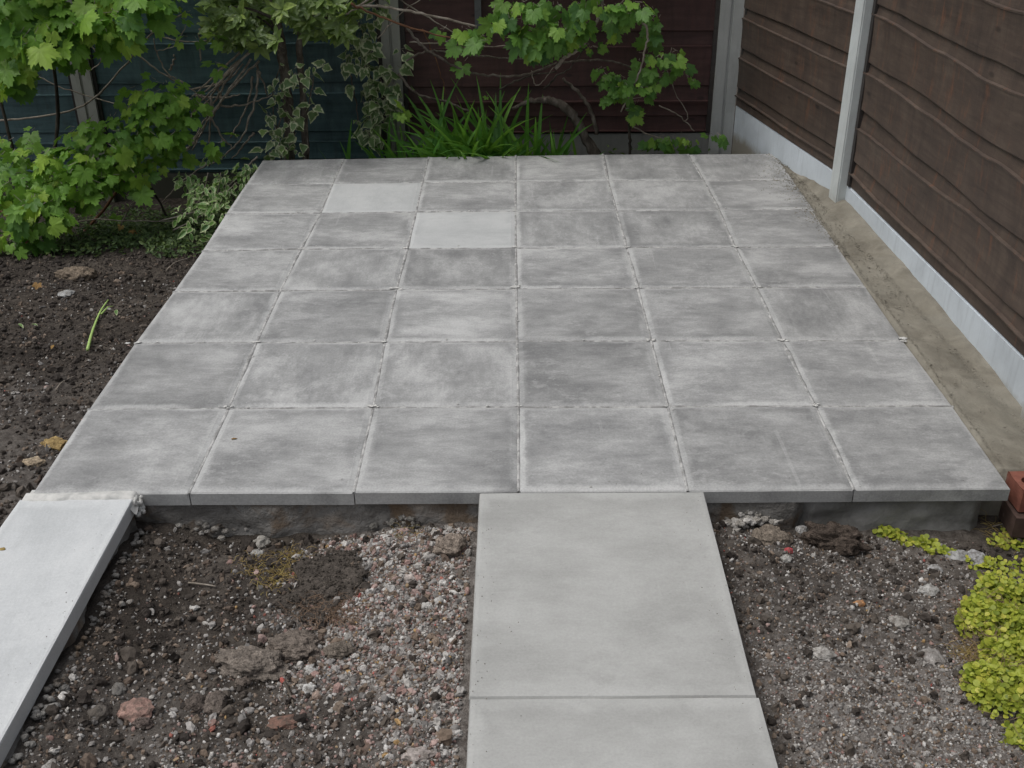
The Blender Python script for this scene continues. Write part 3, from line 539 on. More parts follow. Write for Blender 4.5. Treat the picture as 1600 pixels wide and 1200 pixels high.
ROCKS = [
 ('long brown clay clod left of the middle path, with another clod touching its right end', 393, 1030, 100, 48, CL, 'clay_clod', 'clod', .42, 3, .2),
 ('rounded brown clod just behind and right of the long clod', 462, 1003, 86, 46, (.14, .117, .098), 'clay_clod', 'clod', .42, 4, .2),
 ('small brown clod at the right end of the row of clods', 530, 1012, 42, 24, (.13, .11, .09), 'clay_clod', 'clod', .5, 5, .25),
 ('upright oval brown clod in front of the long clod', 338, 1088, 32, 46, (.12, .1, .085), 'clay_clod', 'clod', .7, 6, .2),
 ('dark squat clod left of the upright oval clod', 306, 1095, 30, 26, (.085, .07, .06), 'clay_clod', 'clod', .6, 7, .25),
 ('little dark clod under the front of the long clod', 380, 1064, 24, 16, (.11, .09, .075), 'clay_clod', 'clod', .6, 8, .2),
 ('broken lump of pinkish brick crusted with soil, beside the pale side path', 212, 1104, 52, 34, (.36, .23, .19), 'brick_lump', 'brick lump', .5, 9, .2),
 ('dark flat clod just below the pinkish brick lump', 225, 1128, 30, 14, (.1, .08, .07), 'clay_clod', 'clod', .5, 10, .25),
 ('pale rough stone close under the slab edge, left of the soil mound', 408, 838, 26, 20, (.42, .4, .36), 'stone', 'stone', .8, 11, .22),
 ('pale stone pair member nearer the ginger roots', 402, 860, 18, 13, (.45, .44, .41), 'stone', 'stone', .7, 12, .25),
 ('rounded brown lump against the middle path near the patio corner', 704, 848, 44, 32, (.2, .165, .135), 'clay_clod', 'clod', .7, 13, .25),
 ('white stone on soil right of the long clod', 487, 1042, 20, 14, (.6, .59, .56), 'stone', 'stone', .6, 14, .25),
 ('white two-lobed stone just below the other white stone right of the long clod', 484, 1073, 17, 18, (.64, .63, .6), 'stone', 'stone', .7, 15, .3),
 ('creamy pink pebble below the white stones', 496, 1084, 15, 14, (.45, .34, .28), 'stone', 'stone', .7, 16, .2),
 ('pale angular pebble sitting on the upper gravel left of the middle path', 640, 903, 19, 14, (.48, .42, .38), 'stone', 'stone', .6, 17, .3),
 ('white lump on gravel midway down beside the middle path', 609, 919, 20, 14, (.55, .53, .5), 'stone', 'stone', .6, 18, .3),
 ('greyish round pebble in front of the peat mound', 545, 993, 14, 13, (.4, .38, .35), 'stone', 'stone', .8, 19, .2),
 ('brown broken pebble near the bottom edge left of the middle path', 569, 1165, 26, 18, (.2, .14, .11), 'stone', 'stone', .6, 20, .3),
 ('flat pink-edged rubble chip near the bottom edge by the middle path', 655, 1172, 46, 18, (.42, .37, .34), 'rubble', 'rubble', .35, 21, .3),
 ('long thin reddish brown chip lying in front of the short stick', 447, 1127, 46, 14, (.22, .13, .1), 'rubble', 'rubble', .35, 22, .3),
 ('grey stone close to the bottom left corner beside the side path', 78, 1188, 22, 18, (.4, .385, .36), 'stone', 'stone', .7, 23, .25),
 ('oval grey cobble half sunk in the soil beside the side path', 185, 1072, 20, 24, (.19, .18, .165), 'stone', 'stone', .6, 24, .18),
 ('brownish cobble beside the oval grey cobble, nearer the camera', 152, 1108, 28, 24, (.13, .115, .1), 'stone', 'stone', .6, 25, .2),
 ('large pale rounded stone on dark soil near the yellow leaves', 1450, 922, 28, 18, (.5, .49, .46), 'stone', 'stone', .65, 26, .2),
 ('chunky pale mortar piece in the gravel between middle path and yellow mound', 1284, 1023, 32, 20, (.42, .4, .37), 'mortar_piece', 'rubble', .5, 27, .3),
 ('squarish pale chip left of the chunky mortar piece', 1267, 1020, 14, 14, (.5, .48, .45), 'stone', 'stone', .7, 28, .25),
 ('orange and cream brick chip in the right gravel', 1343, 941, 20, 9, (.5, .26, .12), 'brick_chip', 'brick chip', .5, 29, .25),
 ('bright red pebble below the patio edge right of the middle path', 1232, 860, 13, 10, (.5, .08, .09), 'brick_chip', 'brick chip', .7, 30, .2),
 ('pale stone touching the bright red pebble', 1228, 871, 16, 13, (.45, .44, .41), 'stone', 'stone', .7, 31, .25),
 ('white stone in the dark hollow under the patio edge', 1252, 824, 17, 12, (.55, .54, .52), 'stone', 'stone', .7, 32, .25),
 ('brown soil clod in the hollow under the right half of the patio edge', 1300, 836, 84, 40, (.06, .047, .038), 'clay_clod', 'clod', .55, 33, .3),
 ('broad brown clod right beside the middle path below the patio edge', 1205, 832, 56, 34, (.15, .125, .1), 'clay_clod', 'clod', .45, 34, .25),
 ('flat light grey stone among the yellow leaves', 1500, 862, 42, 17, (.4, .4, .39), 'stone', 'stone', .3, 35, .25),
 ('narrow light grey stone standing right of the flat grey stone', 1526, 866, 24, 26, (.42, .42, .42), 'stone', 'stone', .7, 36, .25),
 ('small grey stone below the flat grey stone among the leaves', 1461, 884, 18, 16, (.42, .41, .4), 'stone', 'stone', .6, 37, .25),
 ('grey concrete lump on the edge of the dark soil left of the yellow mound', 1405, 968, 28, 22, (.36, .34, .31), 'mortar_piece', 'rubble', .5, 38, .3),
 ('long crusted concrete lump in front of the yellow mound edge', 1458, 1012, 26, 44, (.33, .31, .29), 'mortar_piece', 'rubble', .4, 39, .3),
 ('white slate sliver on dark soil beside the upper left of the patio', 103, 453, 22, 16, (.42, .42, .41), 'stone', 'stone', .3, 40, .25),
 ('ochre clay lump beside the left patio edge', 84, 684, 40, 22, (.28, .2, .09), 'clay_clod', 'clod', .3, 41, .25),
 ('beige clay lump in front of the bushes, half way along the soil edge', 115, 420, 60, 20, (.15, .12, .09), 'clay_clod', 'clod', .35, 42, .25),
 ('beige lump beside the left patio edge, nearer than the ochre one', 52, 716, 30, 18, (.3, .24, .17), 'clay_clod', 'clod', .3, 43, .25),
]
for q in ROCKS: rock(q[0], *q[1:6], name=q[6], cat=q[7], zs=q[8], seed=q[9], amp=q[10], rz=(q[9] * 1.7 % .8) - .4)
# crusty mortar heap under patio edge right of the path, and aggregate crust left
def heap(label, u, v, w, h, n, pal, name, seed):
    p = PG(u, v, -.1); z = gz(p.x, p.y); D = (p - CPV).length; rr = random.Random(seed); V = []; Fc = []; C = []; b = 0
    for k in range(n):
        dx = rr.gauss(0, .4) * w / 2 * D / FPX * 1.4; dy = rr.gauss(0, .4) * h * D / FPX; s = rr.uniform(.004, .011); a, f = ICO2[k % 6]
        hh = .03 * math.exp(-(dx / (w / 2 * D / FPX)) ** 2 * 2); V.append(a * s * np.array([1.1, .9, .9]) + np.array([dx, dy, rr.uniform(0, hh) + .004])); Fc.append(np.array(f) + b); b += len(a); C.append(np.tile(np.array(rr.choice(pal)) * rr.uniform(.7, 1.1), (len(a), 1)))
    return tag(link(name, mesh(name, np.concatenate(V), np.concatenate(Fc), MAT_STONE, False, {'Col': np.concatenate(C)}), None, (p.x, p.y, z)), label, 'rubble', kind='stuff')
heap('heap of crusty grey mortar crumbs at the corner of the middle path and the patio', 1172, 806, 80, 30, 160, [(.36, .34, .31), (.45, .43, .4), (.28, .26, .23)], 'mortar_heap', 3)
heap('row of grey rubble crumbs under the left end of the patio edge', 300, 806, 150, 22, 120, [(.3, .28, .25), (.36, .34, .31), (.14, .12, .1)], 'rubble_heap', 4)
heap('rough grey rubble tucked under the patio edge near the left side of the middle path', 640, 806, 90, 20, 110, [(.2, .19, .17), (.28, .26, .24), (.1, .09, .08)], 'rubble_heap', 6)

# peat mound with roots
pm = PG(520, 915, -.1); a, f = ico(5, 78, (.115, .15, .055), .24, 1.9)
mound = empty('root_ball', (pm.x, pm.y, gz(pm.x, pm.y))); tag(mound, 'flat-topped mound of peaty soil with fine roots, left of the middle path', 'soil mound')
PEAT = np.array([(.1, .085, .072)]) * (1 + .5 * np.array([noise.noise(Vector(q) * 50) for q in a]))[:, None]
a2 = a.copy(); a2[:, 2] = np.minimum(a2[:, 2], .03 + .4 * (a2[:, 2] - .03)) + .006 * fbm(a[:, 0] * 40, a[:, 1] * 40, 5, 3) + .004 * fbm(a[:, 0] * 120, a[:, 1] * 120, 6, 2); link('soil', mesh('soil', a2, f, MAT_CLOD, True, {'Col': PEAT}), mound, (0, 0, -.014))
cr_ = MB(); rr = random.Random(14)
for k in range(2600):
    q = a2[rr.randrange(len(a2))]
    if q[2] < .0: continue
    sz = rr.uniform(.0014, .0042) * (1.7 if rr.random() < .07 else 1); g_, f_ = ICO1[k % 6]; cr_.add(g_ * sz + np.array([q[0] + rr.gauss(0, .003), q[1] + rr.gauss(0, .003), q[2] - .013]), f_)
o = link('crumbs', mesh('crumbs', cr_.v, cr_.f, MAT_CLOD, False, {'Col': np.repeat(np.array([rng.uniform(.06, .16) * np.array([1, .86, .72]) for _ in range(len(cr_.v) // 12)]), 12, 0)}), mound); o['kind'] = 'stuff'
def strands(n, cx, cy, sx, sy, L, r, mat, parent, name, seed, up=.5, wz=None):
    b = MB(); rr = random.Random(seed)
    for k in range(n):
        x = cx + rr.gauss(0, sx); y = cy + rr.gauss(0, sy); z = (gz(x, y) if wz is None else wz) + .003; an = rr.uniform(0, 2 * PI); l = L * rr.uniform(.4, 1.3); pts = [Vector((x, y, z))]; d = Vector((math.cos(an), math.sin(an), up * rr.uniform(.1, 1.4)))
        for q in range(4):
            pts.append(pts[-1] + d.normalized() * l / 4); d += Vector((rr.gauss(0, .4), rr.gauss(0, .4), -.35 * up - rr.uniform(0, .2)))
            if pts[-1].z < z - .002: pts[-1].z = z
        v, f = tube_geo(pts, r, r * .4, 3); b.add(v, f, rr.random())
    return b.build(name, mat, parent)
tag(strands(520, pm.x + .03, pm.y - .1, .06, .03, .035, .00065, MAT_ROOT, mound, 'roots', 2, .45, wz=gz(pm.x, pm.y - .1) + .008), kind='stuff')
for (u, v, n, s, lab) in ((432, 905, 150, 21, 'sparse tuft of dry yellowing grass left of the soil mound, nearer tuft'), (455, 868, 110, 23, 'ginger tuft of dead grass just behind the soil mound'), (392, 886, 70, 25, 'small yellow tuft at the far left of the dead grass'), (640, 833, 60, 27, 'ginger wisp of dead grass close under the patio edge')):
    p = PG(u, v, -.12); t = strands(n, p.x, p.y, .024, .03, .03, .0008, MAT_GRASSDRY, None, 'dry_grass_tuft', s, .8); tag(t, lab, 'dead grass')

# ------------------------------------------------------------------ fences
def fence_panel(fence, A, B, nrm, crests, zb, mat, seed, battens=True, bd=.034, wav=.012, band=.055, ztop=1.7, name='fence_panel'):
    "boards lapped from the bottom; A,B plan ends; nrm outward normal (2D)"
    A = Vector((*A, 0)); B = Vector((*B, 0)); d = (B - A); L = d.length; d /= L; N = Vector((*nrm, 0)); pan = empty(name); pan.parent = fence; pan.location = A - Vector(fence.location)
    ang = math.atan2(d.y, d.x); pan.rotation_euler = (0, 0, ang); sgn = 1 if N.dot(Vector((-d.y, d.x, 0))) > 0 else -1
    n = max(12, int(L / .035)); S = np.linspace(0, L, n + 1)
    def wave(z, a, fr): return a * fbm(S * fr + z * 17, S * 0 + seed + z, 90 + seed, 3) * 1.6
    tops = crests + [crests[-1] + .24]
    for k, c in enumerate(crests):
        up = crests[k + 1] if k + 1 < len(crests) else c + .24
        cw = wave(c, wav, 2.2); bw = wave(c + .5, wav, 1.7)          # crest of this board; wavy lower edge of the board above sits at band top
        rows = [(-.014, up + .02 + 0 * S), (.0, up + band + .01 + 0 * S)]
        # face: from own crest up to (up+band) where it hangs over the next band; crest is at the bottom of the face of the board above
        v = []; f = []
        ub = up + band + wave(up + .5, wav, 1.7)
        prof = [(-.016, c - .02 + 0 * S), (.010, c - .012 + cw), (.027, c - .004 + cw), (.027, c + .0015 + cw), (.014, c + .004 + cw), (.002 + .0, c + band + .03 + 0 * S), (-.016, c + band + .03 + 0 * S)]
        # band piece: lower board's rounded top lip
        pts = [[(s, sgn * o, zz[i]) for i, s in enumerate(S)] for o, zz in prof]
        m = n + 1
        for r in pts: v += r
        for r in range(len(pts) - 1):
            for i in range(n): f.append((r * m + i, r * m + i + 1, (r + 1) * m + i + 1, (r + 1) * m + i))
        # face piece of the same board, below the crest is the previous one; here the face rises from the band to the next crest
        q0 = len(v); top = up - .002 + wave(up, wav, 2.2)
        bot = c + band + bw; tw = .003 * fbm(S * 3, S * 0 + k, 95 + seed, 2)
        prof2 = [(.003, bot + .004), (.017, bot), (.020, bot + .004), (.018, bot + (top - bot) * .35), (.020, bot + (top - bot) * .7), (.024, top - .008), (.025, top - .003), (.0, top + .001)]
        if k < len(crests):
            pts = [[(s, sgn * (o + tw[i]), zz[i]) for i, s in enumerate(S)] for o, zz in prof2]
            for r in pts: v += r
            for r in range(len(pts) - 1):
                for i in range(n): f.append((q0 + r * m + i, q0 + r * m + i + 1, q0 + (r + 1) * m + i + 1, q0 + (r + 1) * m + i))
        link('board', mesh('board', v, f, mat), pan)
    # bottom rail and end battens
    v, f = box_geo(0.0, L, -.012 if sgn > 0 else -.014, .014 if sgn > 0 else .012, zb + .002, crests[0] - .013); link('rail', mesh('rail', v, f, mat), pan)
    # backing behind the boards so no light leaks
    v, f = box_geo(0, L, -sgn * .03 - .006, -sgn * .03 + .006, zb, ztop + .1); link('backing', mesh('backing', v, f, MAT_WOODDARK), pan)
    if battens:
        for s0 in (0.0, L - .028):
            v, f = box_geo(s0, s0 + .028, min(0, sgn * bd), max(0, sgn * bd), zb + .003, ztop); link('batten', mesh('batten', v, f, MAT_WOODDARK), pan)
    return pan
def post(fence, x, y, w, d, z0, z1, mat, rz=0, groove=False, chips=0):
    bm = bmesh.new(); v, f = box_geo(-w / 2, w / 2, -d / 2, d / 2, z0, z1, .006)
    if groove:
        g = .008; vv = []; ff = []
        prof = [(-w / 2, -d / 2), (-g, -d / 2), (-g * .6, -d / 2 + .012), (g * .6, -d / 2 + .012), (g, -d / 2), (w / 2, -d / 2), (w / 2, d / 2), (-w / 2, d / 2)]
        nn = len(prof); vv = [(a, b, z0) for a, b in prof] + [(a, b, z1) for a, b in prof]; ff = [(i, (i + 1) % nn, nn + (i + 1) % nn, nn + i) for i in range(nn)] + [tuple(range(nn, 2 * nn))]; v, f = vv, ff
    return link('post', mesh('post', v, f, mat), fence, (x - fence.location.x, y - fence.location.y, 0), (0, 0, rz))
def gravel_board(fence, A, B, nrm, z0, z1, mat, th=.03):
    A = Vector((*A, 0)); B = Vector((*B, 0)); d = B - A; L = d.length; ang = math.atan2(d.y, d.x); d /= L; sgn = 1 if Vector((*nrm, 0)).dot(Vector((-d.y, d.x, 0))) > 0 else -1
    y0, y1 = (-th * .6, th * .6)
    v, f = box_geo(0, L, y0, y1, z0, z1, .004); return link('gravel_board', mesh('gravel_board', v, f, mat), fence, A - Vector(fence.location), (0, 0, ang))
# right fence: two bays seen and one more towards the viewer
rf = empty('right_fence', (2.9, 2.3, -.1)); rf.location.z = 0
tag(rf, 'weathered brown lapped timber fence with pale gravel boards along the right of the patio', 'fence')
nA = (-1, -.05)
CA = [.166, .388, .612, .848, 1.085, 1.32, 1.55]; CB = [.18, .393, .607, .84, 1.07, 1.3, 1.53]
fence_panel(rf, (2.986, .475), (2.900, 2.298), nA, CA, .104, MAT_WOOD, 3, bd=.026, wav=.017, ztop=1.8)
gravel_board(rf, (2.988, .455), (2.896, 2.35), nA, -.2, .102, MAT_GB)
fence_panel(rf, (2.872, 2.43), (2.632, 3.69), (-.98, -.19), CB, .126, MAT_WOOD, 8, bd=.012, wav=.006, ztop=1.8)
gravel_board(rf, (2.876, 2.42), (2.636, 3.70), (-.98, -.19), -.3, .124, MAT_GB)
fence_panel(rf, (3.085, -1.4), (2.986, .4), nA, [q + .02 for q in CA], .12, MAT_WOOD, 5, wav=.011, ztop=1.8)
gravel_board(rf, (3.092, -1.42), (2.992, .4), nA, -.2, .118, MAT_GB)
post(rf, 2.890, 2.365, .108, .11, -.3, 1.84, MAT_POST, math.radians(3)); post(rf, 2.99, .405, .1, .11, -.3, 1.84, MAT_POST, math.radians(3))
# back fences
BY = 3.74
def bx(u, v): return P(u, v, BY - .04).x
def bz(u, v): return P(u, v, BY - .04).z
xm = (bx(597, 60) + bx(624, 60)) / 2; xl = (bx(111, 117) + bx(142, 117)) / 2; x1 = (bx(1109, 200) + bx(1146, 200)) / 2
0 and print('posts', xl, xm, x1, bz(1000, 210), bz(1060, 158), bz(1060, 74), bz(530, 146), bz(250, 270))
bf = empty('back_fence', (1.6, BY, 0)); tag(bf, 'dark red-brown lapped timber fence at the back of the patio between two concrete posts', 'fence')
gt = bz(1000, 210); c1 = bz(1060, 159); c2 = bz(1060, 74); st = c2 - c1
fence_panel(bf, (xm + .05, BY), (x1 - .06, BY), (0, -1), [gt + .015, c1, c2, c2 + st, c2 + 2 * st, c2 + 3 * st], gt, MAT_WOODRED, 12, wav=.003, band=.085, ztop=1.55)
gravel_board(bf, (xm + .03, BY), (x1 - .04, BY), (0, -1), -.5, gt - .002, MAT_GBB)
post(bf, x1, BY - .0, .128, .11, -.5, 1.8, MAT_POSTC, 0, True)
pb = P(747, 20, BY - .03).x; v_, f_ = box_geo(pb - .018, pb + .018, BY - .062, BY - .032, bz(747, 47), 1.5); link('batten', mesh('batten', sub(bf, v_), f_, simple('grey_batten', [(.3, (.09, .095, .1)), (.7, (.14, .145, .15))], 10)), bf)
tf = empty('teal_fence', (-.5, BY, 0)); tag(tf, 'dark teal lapped timber fence in deep shade behind the bushes on the left', 'fence')
ct = bz(530, 147); gl = bz(250, 272)
for (a, b, s) in ((xl + .05, xm - .05, 21), (xl - 1.85, xl - .05, 23), (xl - 3.75, xl - 1.95, 25)):
    fence_panel(tf, (a, BY), (b, BY), (0, -1), [gl + .02, ct - .28 if gl + .05 < ct - .28 else gl + .18, ct, ct + .28, ct + .56, ct + .84, ct + 1.12], gl, MAT_WOODTEAL, s, wav=.003, band=.06, ztop=1.5)
    gravel_board(tf, (a - .02, BY), (b + .02, BY), (0, -1), -.9, gl - .002, MAT_GBB)
post(tf, xm, BY, .105, .11, -.8, 1.7, MAT_POSTB, 0, True); post(tf, xl, BY, .115, .11, -.9, 1.7, MAT_POSTB, 0, True); post(tf, xl - 1.9, BY, .11, .11, -.9, 1.7, MAT_POSTB, 0, True)

# ------------------------------------------------------------------ bricks by the patio corner
def brick(label, loc, rot, dims=(.215, .1025, .065), holes=True, col=(.22, .085, .06)):
    m = M('fired_brick', .85, .2); g = m.coord('Object'); c = m.ramp(m.noise(g, 18, 5, .7), [(.3, tuple(q * .6 for q in col)), (.7, tuple(q * 1.2 for q in col))])
    c = m.mix(m.ramp(m.noise(g, 9, 4, .6), [(.6, 0.), (.7, .5)]), c, (.3, .27, .24)); m.col(c); m.bump(m.noise(g, 120, 4, .7), .5, .002)
    X, Y, Z = [q / 2 for q in dims]; bm = bmesh.new(); nh = 3; R = .019
    # top ring grid around round holes: build as three cells, each a square with a circular well
    K = 16
    for h in range(nh):
        cx = -X + (2 * X) * (h + .5) / nh; hw = X / nh; top = []; cir = []; low = []
        for k in range(K):
            an = 2 * PI * (k + .5) / K; dx, dy = math.cos(an), math.sin(an); s = min(hw / abs(dx) if abs(dx) > 1e-6 else 9, Y / abs(dy) if abs(dy) > 1e-6 else 9)
            top.append(bm.verts.new((cx + dx * s, dy * s, Z))); cir.append(bm.verts.new((cx + dx * R, dy * R, Z))); low.append(bm.verts.new((cx + dx * R, dy * R, -Z + .001)))
        for k in range(K):
            j = (k + 1) % K; bm.faces.new((top[k], top[j], cir[j], cir[k])); bm.faces.new((cir[k], cir[j], low[j], low[k]))
        # fill the four corner triangles
        for sx in (-1, 1):
            for sy in (-1, 1):
                cv = bm.verts.new((cx + sx * hw, sy * Y, Z)); cand = sorted(top, key=lambda t: (t.co - cv.co).length)[:2]
                try: bm.faces.new((cand[0], cv, cand[1]))
                except ValueError: pass
        bm.faces.new(low)
    c8 = [bm.verts.new((sx * X, sy * Y, z)) for z in (-Z, Z) for sx, sy in ((-1, -1), (1, -1), (1, 1), (-1, 1))]
    for q in ((0, 1, 5, 4), (1, 2, 6, 5), (2, 3, 7, 6), (3, 0, 4, 7), (3, 2, 1, 0)): bm.faces.new([c8[i] for i in q])
    me = bpy.data.meshes.new('brick'); bm.to_mesh(me); bm.free(); me.materials.append(m.m)
    o = link('brick', me, None, loc, rot); tag(o, label, 'brick'); return o
brick('red perforated brick against the right front corner of the patio, upper of the two', (2.854, .04, -.044), (0, 0, math.radians(2)), dims=(.215, .1, .07))
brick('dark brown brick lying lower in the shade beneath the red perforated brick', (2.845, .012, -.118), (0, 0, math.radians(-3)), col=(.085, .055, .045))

# ------------------------------------------------------------------ leaves
def lobed_outline(n_lobes=5, depth=.42, ser=.09, K=44, seed=0):
    rr = random.Random(seed); cent = [0, 52, -52, 108, -108][:n_lobes]; ln = [1., .86, .86, .6, .6]; out = []
    for k in range(K + 1):
        th = -158 + 316 * k / K; r = 0
        for c, l in zip(cent, ln): r = max(r, l * (1 - depth * min(1, (abs(th - c) / 30.)) ** 1.4))
        if abs(th) > 128: r = min(r, .5 * (1 - (abs(th) - 128) / 60))
        r *= 1 + ser * (1 if k % 2 else -1) + rr.uniform(-.03, .03); a = math.radians(th); out.append((math.sin(a) * r * .62, .32 + math.cos(a) * r * .62))
    return out
def leaf_from_outline(ol, cen=(0, .32), curl=.12, fold=.1, droop=.25, seed=0):
    "unit leaf: base at origin, tip along +Y, face up +Z"
    rr = random.Random(seed); v = [(cen[0], cen[1], 0)]; uv = [(0., 0.)]; f = []; n = len(ol); mid = []
    for ring, k in ((.5, 0), (1., 0)):
        for (x, y) in ol: v.append((cen[0] + (x - cen[0]) * ring, cen[1] + (y - cen[1]) * ring, 0)); uv.append((ring, .5))
    for i in range(n - 1):
        f.append((0, 1 + i, 2 + i)); f.append((1 + i, 1 + n + i, 2 + n + i, 2 + i))
    out = []
    for (x, y, z) in v:
        z = abs(x) * fold * 1.2 - droop * (y * y) - curl * (x * x) * 2 + .03 * math.sin(x * 19 + seed) * math.cos(y * 15 + seed * 2); out.append((x, y, z))
    return out, f, uv
def oval_outline(w=.24, K=14, sharp=1.0, heart=0.):
    out = []; 
    for k in range(K + 1):
        t = k / K; s = math.sin(PI * t ** .85) ** .9 * w; out.append((s, t))
    for k in range(K - 1, 0, -1):
        t = k / K; s = math.sin(PI * t ** .85) ** .9 * w; out.append((-s, t))
    out.append((0, 0)); return [(x, max(y, -0.05)) for x, y in out]
def ivy_outline(seed=0):
    rr = random.Random(seed); pts = [(0, 0), (.2, -.08), (.36, .06), (.44, .27), (.3, .42), (.28, .55), (.13, .75), (0, 1), (-.12, .76), (-.27, .55), (-.32, .4), (-.45, .26), (-.35, .05), (-.2, -.08), (0, 0)]
    return [(x * (1 + rr.uniform(-.12, .12)), y + rr.uniform(-.03, .03)) for x, y in pts]
def round_outline(K=8): return [(.5 * math.sin(2 * PI * k / K) , .5 - .5 * math.cos(2 * PI * k / K)) for k in range(K + 1)]
def variants(kind, mat, n=7):
    out = []
    for s in range(n):
        rr = random.Random(s * 13 + 5)
        if kind == 'lobed': g = leaf_from_outline(lobed_outline(seed=s, depth=rr.uniform(.36, .48)), curl=rr.uniform(-.05, .3), fold=rr.uniform(-.05, .22), droop=rr.uniform(.05, .45), seed=s)
        if kind == 'oval': g = leaf_from_outline(oval_outline(rr.uniform(.19, .25)), (0, .45), .0, rr.uniform(.15, .5), rr.uniform(-.05, .3), s)
        if kind == 'ivy': g = leaf_from_outline(ivy_outline(s), (0, .35), .1, rr.uniform(0, .3), rr.uniform(.05, .35), s)
        if kind == 'round': g = leaf_from_outline(round_outline(), (0, .5), -.1, rr.uniform(-.1, .2), rr.uniform(-.1, .2), s)
        out.append((np.array(g[0]), g[1], np.array(g[2]), (s + .5) / n))
    ms = [mesh(kind + '_leaf', g[0], g[1], mat, True, {'rnd': np.full(len(g[0]), g[3])}, uv=g[2]) for g in out]
    return out, ms
LOBED, LOBED_M = variants('lobed', MAT_LEAF); VINE, VINE_M = variants('lobed', MAT_LEAFVINE); OVAL, OVAL_M = variants('oval', MAT_OVAL)
IVY, IVY_M = variants('ivy', MAT_IVY); EUO, EUO_M = variants('oval', MAT_EUON); RND, RND_M = variants('round', MAT_JENNY)
def leaf_rot(rr, nb, tb, spread):
    "rotation whose Z is near nb and Y near tb"
    n = (Vector(nb).normalized() + Vector((rr.gauss(0, spread), rr.gauss(0, spread), rr.gauss(0, spread)))).normalized()
    t = Vector(tb).normalized() + Vector((rr.gauss(0, .6), rr.gauss(0, .6), rr.gauss(0, .35))); t = (t - n * t.dot(n)).normalized(); x = t.cross(n)
    return Matrix((x, t, n)).transposed()
class Foliage:
    def __init__(s, plant, geo, meshes, mat, matback=None):
        s.plant = plant; s.geo = geo; s.meshes = meshes; s.mat = mat; s.items = []; s.pet = MB()
    def blob(s, c, r, n, size, seed, nb=(0, -.55, .85), tb=(0, -.6, -.5), spread=.35, shell=.5):
        rr = random.Random(seed); c = Vector(c)
        for k in range(n):
            d = Vector((rr.gauss(0, 1), rr.gauss(0, 1), rr.gauss(0, 1))).normalized() * (rr.uniform(shell, 1) if rr.random() < .75 else rr.uniform(.1, 1))
            p = c + Vector((d.x * r[0], d.y * r[1], d.z * r[2])); nn = Vector(nb) + d * .5; s.items.append((p, leaf_rot(rr, nn, Vector(tb) + Vector((d.x * .8, 0, 0)), spread), size * rr.choice((.45, .65, .8, .95, 1.1, 1.25)) * rr.uniform(.9, 1.1), rr.randrange(7)))
    def along(s, pts, every, size, seed, off=.03, nb=(0, -.7, .7), tb=(0, -.4, -.8), spread=.35, jitter=.5):
        rr = random.Random(seed); pts = [Vector(p) for p in pts]
        for a, b in zip(pts, pts[1:]):
            n = max(1, int((b - a).length / every + rr.random()))
            for k in range(n):
                p = a.lerp(b, (k + rr.random() * jitter) / n) + Vector((rr.gauss(0, off), rr.gauss(0, off) - off * .5, rr.gauss(0, off))); s.items.append((p, leaf_rot(rr, nb, tb, spread), size * rr.uniform(.55, 1.2), rr.randrange(7)))
    def done(s, cap=290, inframe=True, ymax=1e9, petioles=True):
        def key(it):
            p = it[0]; q = CR.transposed() @ (p - CPV); u = 800 + FPX * q.x / -q.z; v = 600 - FPX * q.y / -q.z; vis = (-20 < u < 1620) and (-20 < v < 1220)
            return (0 if vis else 1, p.y - it[2] * 3)
        it = sorted(s.items, key=key); L = Vector(s.plant.location)
        for (p, R, sz, k) in it[:cap]:
            o = bpy.data.objects.new('leaf', s.meshes[k]); COL.objects.link(o); o.parent = s.plant; m = R.to_4x4() @ Matrix.Scale(sz, 4); m.translation = p - L; o.matrix_local = m
        rest = it[cap:]
        if rest:
            V = []; Fc = []; A = []; U = []; b = 0
            for i, (p, R, sz, k) in enumerate(rest):
                g = s.geo[k]; V.append((g[0] * sz) @ np.array(R).T + np.array(p - L)); Fc += [tuple(i_ + b for i_ in q) for q in g[1]]; A.append(np.full(len(g[0]), random.random())); U.append(g[2]); b += len(g[0])
            o = link('leaves', mesh('leaves', np.concatenate(V), Fc, s.mat, True, {'rnd': np.concatenate(A)}, uv=np.concatenate(U)), s.plant); o['kind'] = 'stuff'
        if petioles:
            b = MB()
            for (p, R, sz, k) in it:
                if p.y - it[0][0].y > 1.5: continue
                y = R @ Vector((0, 1, 0)); n = R @ Vector((0, 0, 1)); e = p - y * sz * .35 - n * sz * .18; v, f = tube_geo([p + y * sz * .02, (p + e) / 2 - n * sz * .02, e], .0011, .0013, 3); b.add(v, f, .5)
            q = b.build('leaf_stalks', MAT_TWIGRED if petioles == 'red' else MAT_TWIG, s.plant); q['kind'] = 'stuff'
def branch(plant, pts, r0, r1, mat=MAT_TWIG, name='branch', n=6, jit=.12, seed=0, k=6, wob=.0):
    pp = spline(pts, k)
    if wob:
        rr = random.Random(seed); pp = [pp[0]] + [p + Vector((rr.gauss(0, wob), rr.gauss(0, wob), rr.gauss(0, wob))) for p in pp[1:-1]] + [pp[-1]]
    v, f = tube_geo(pp, r0, r1, n, jit, seed); return link(name, mesh(name, sub(plant, v), f, mat, True), plant), pp

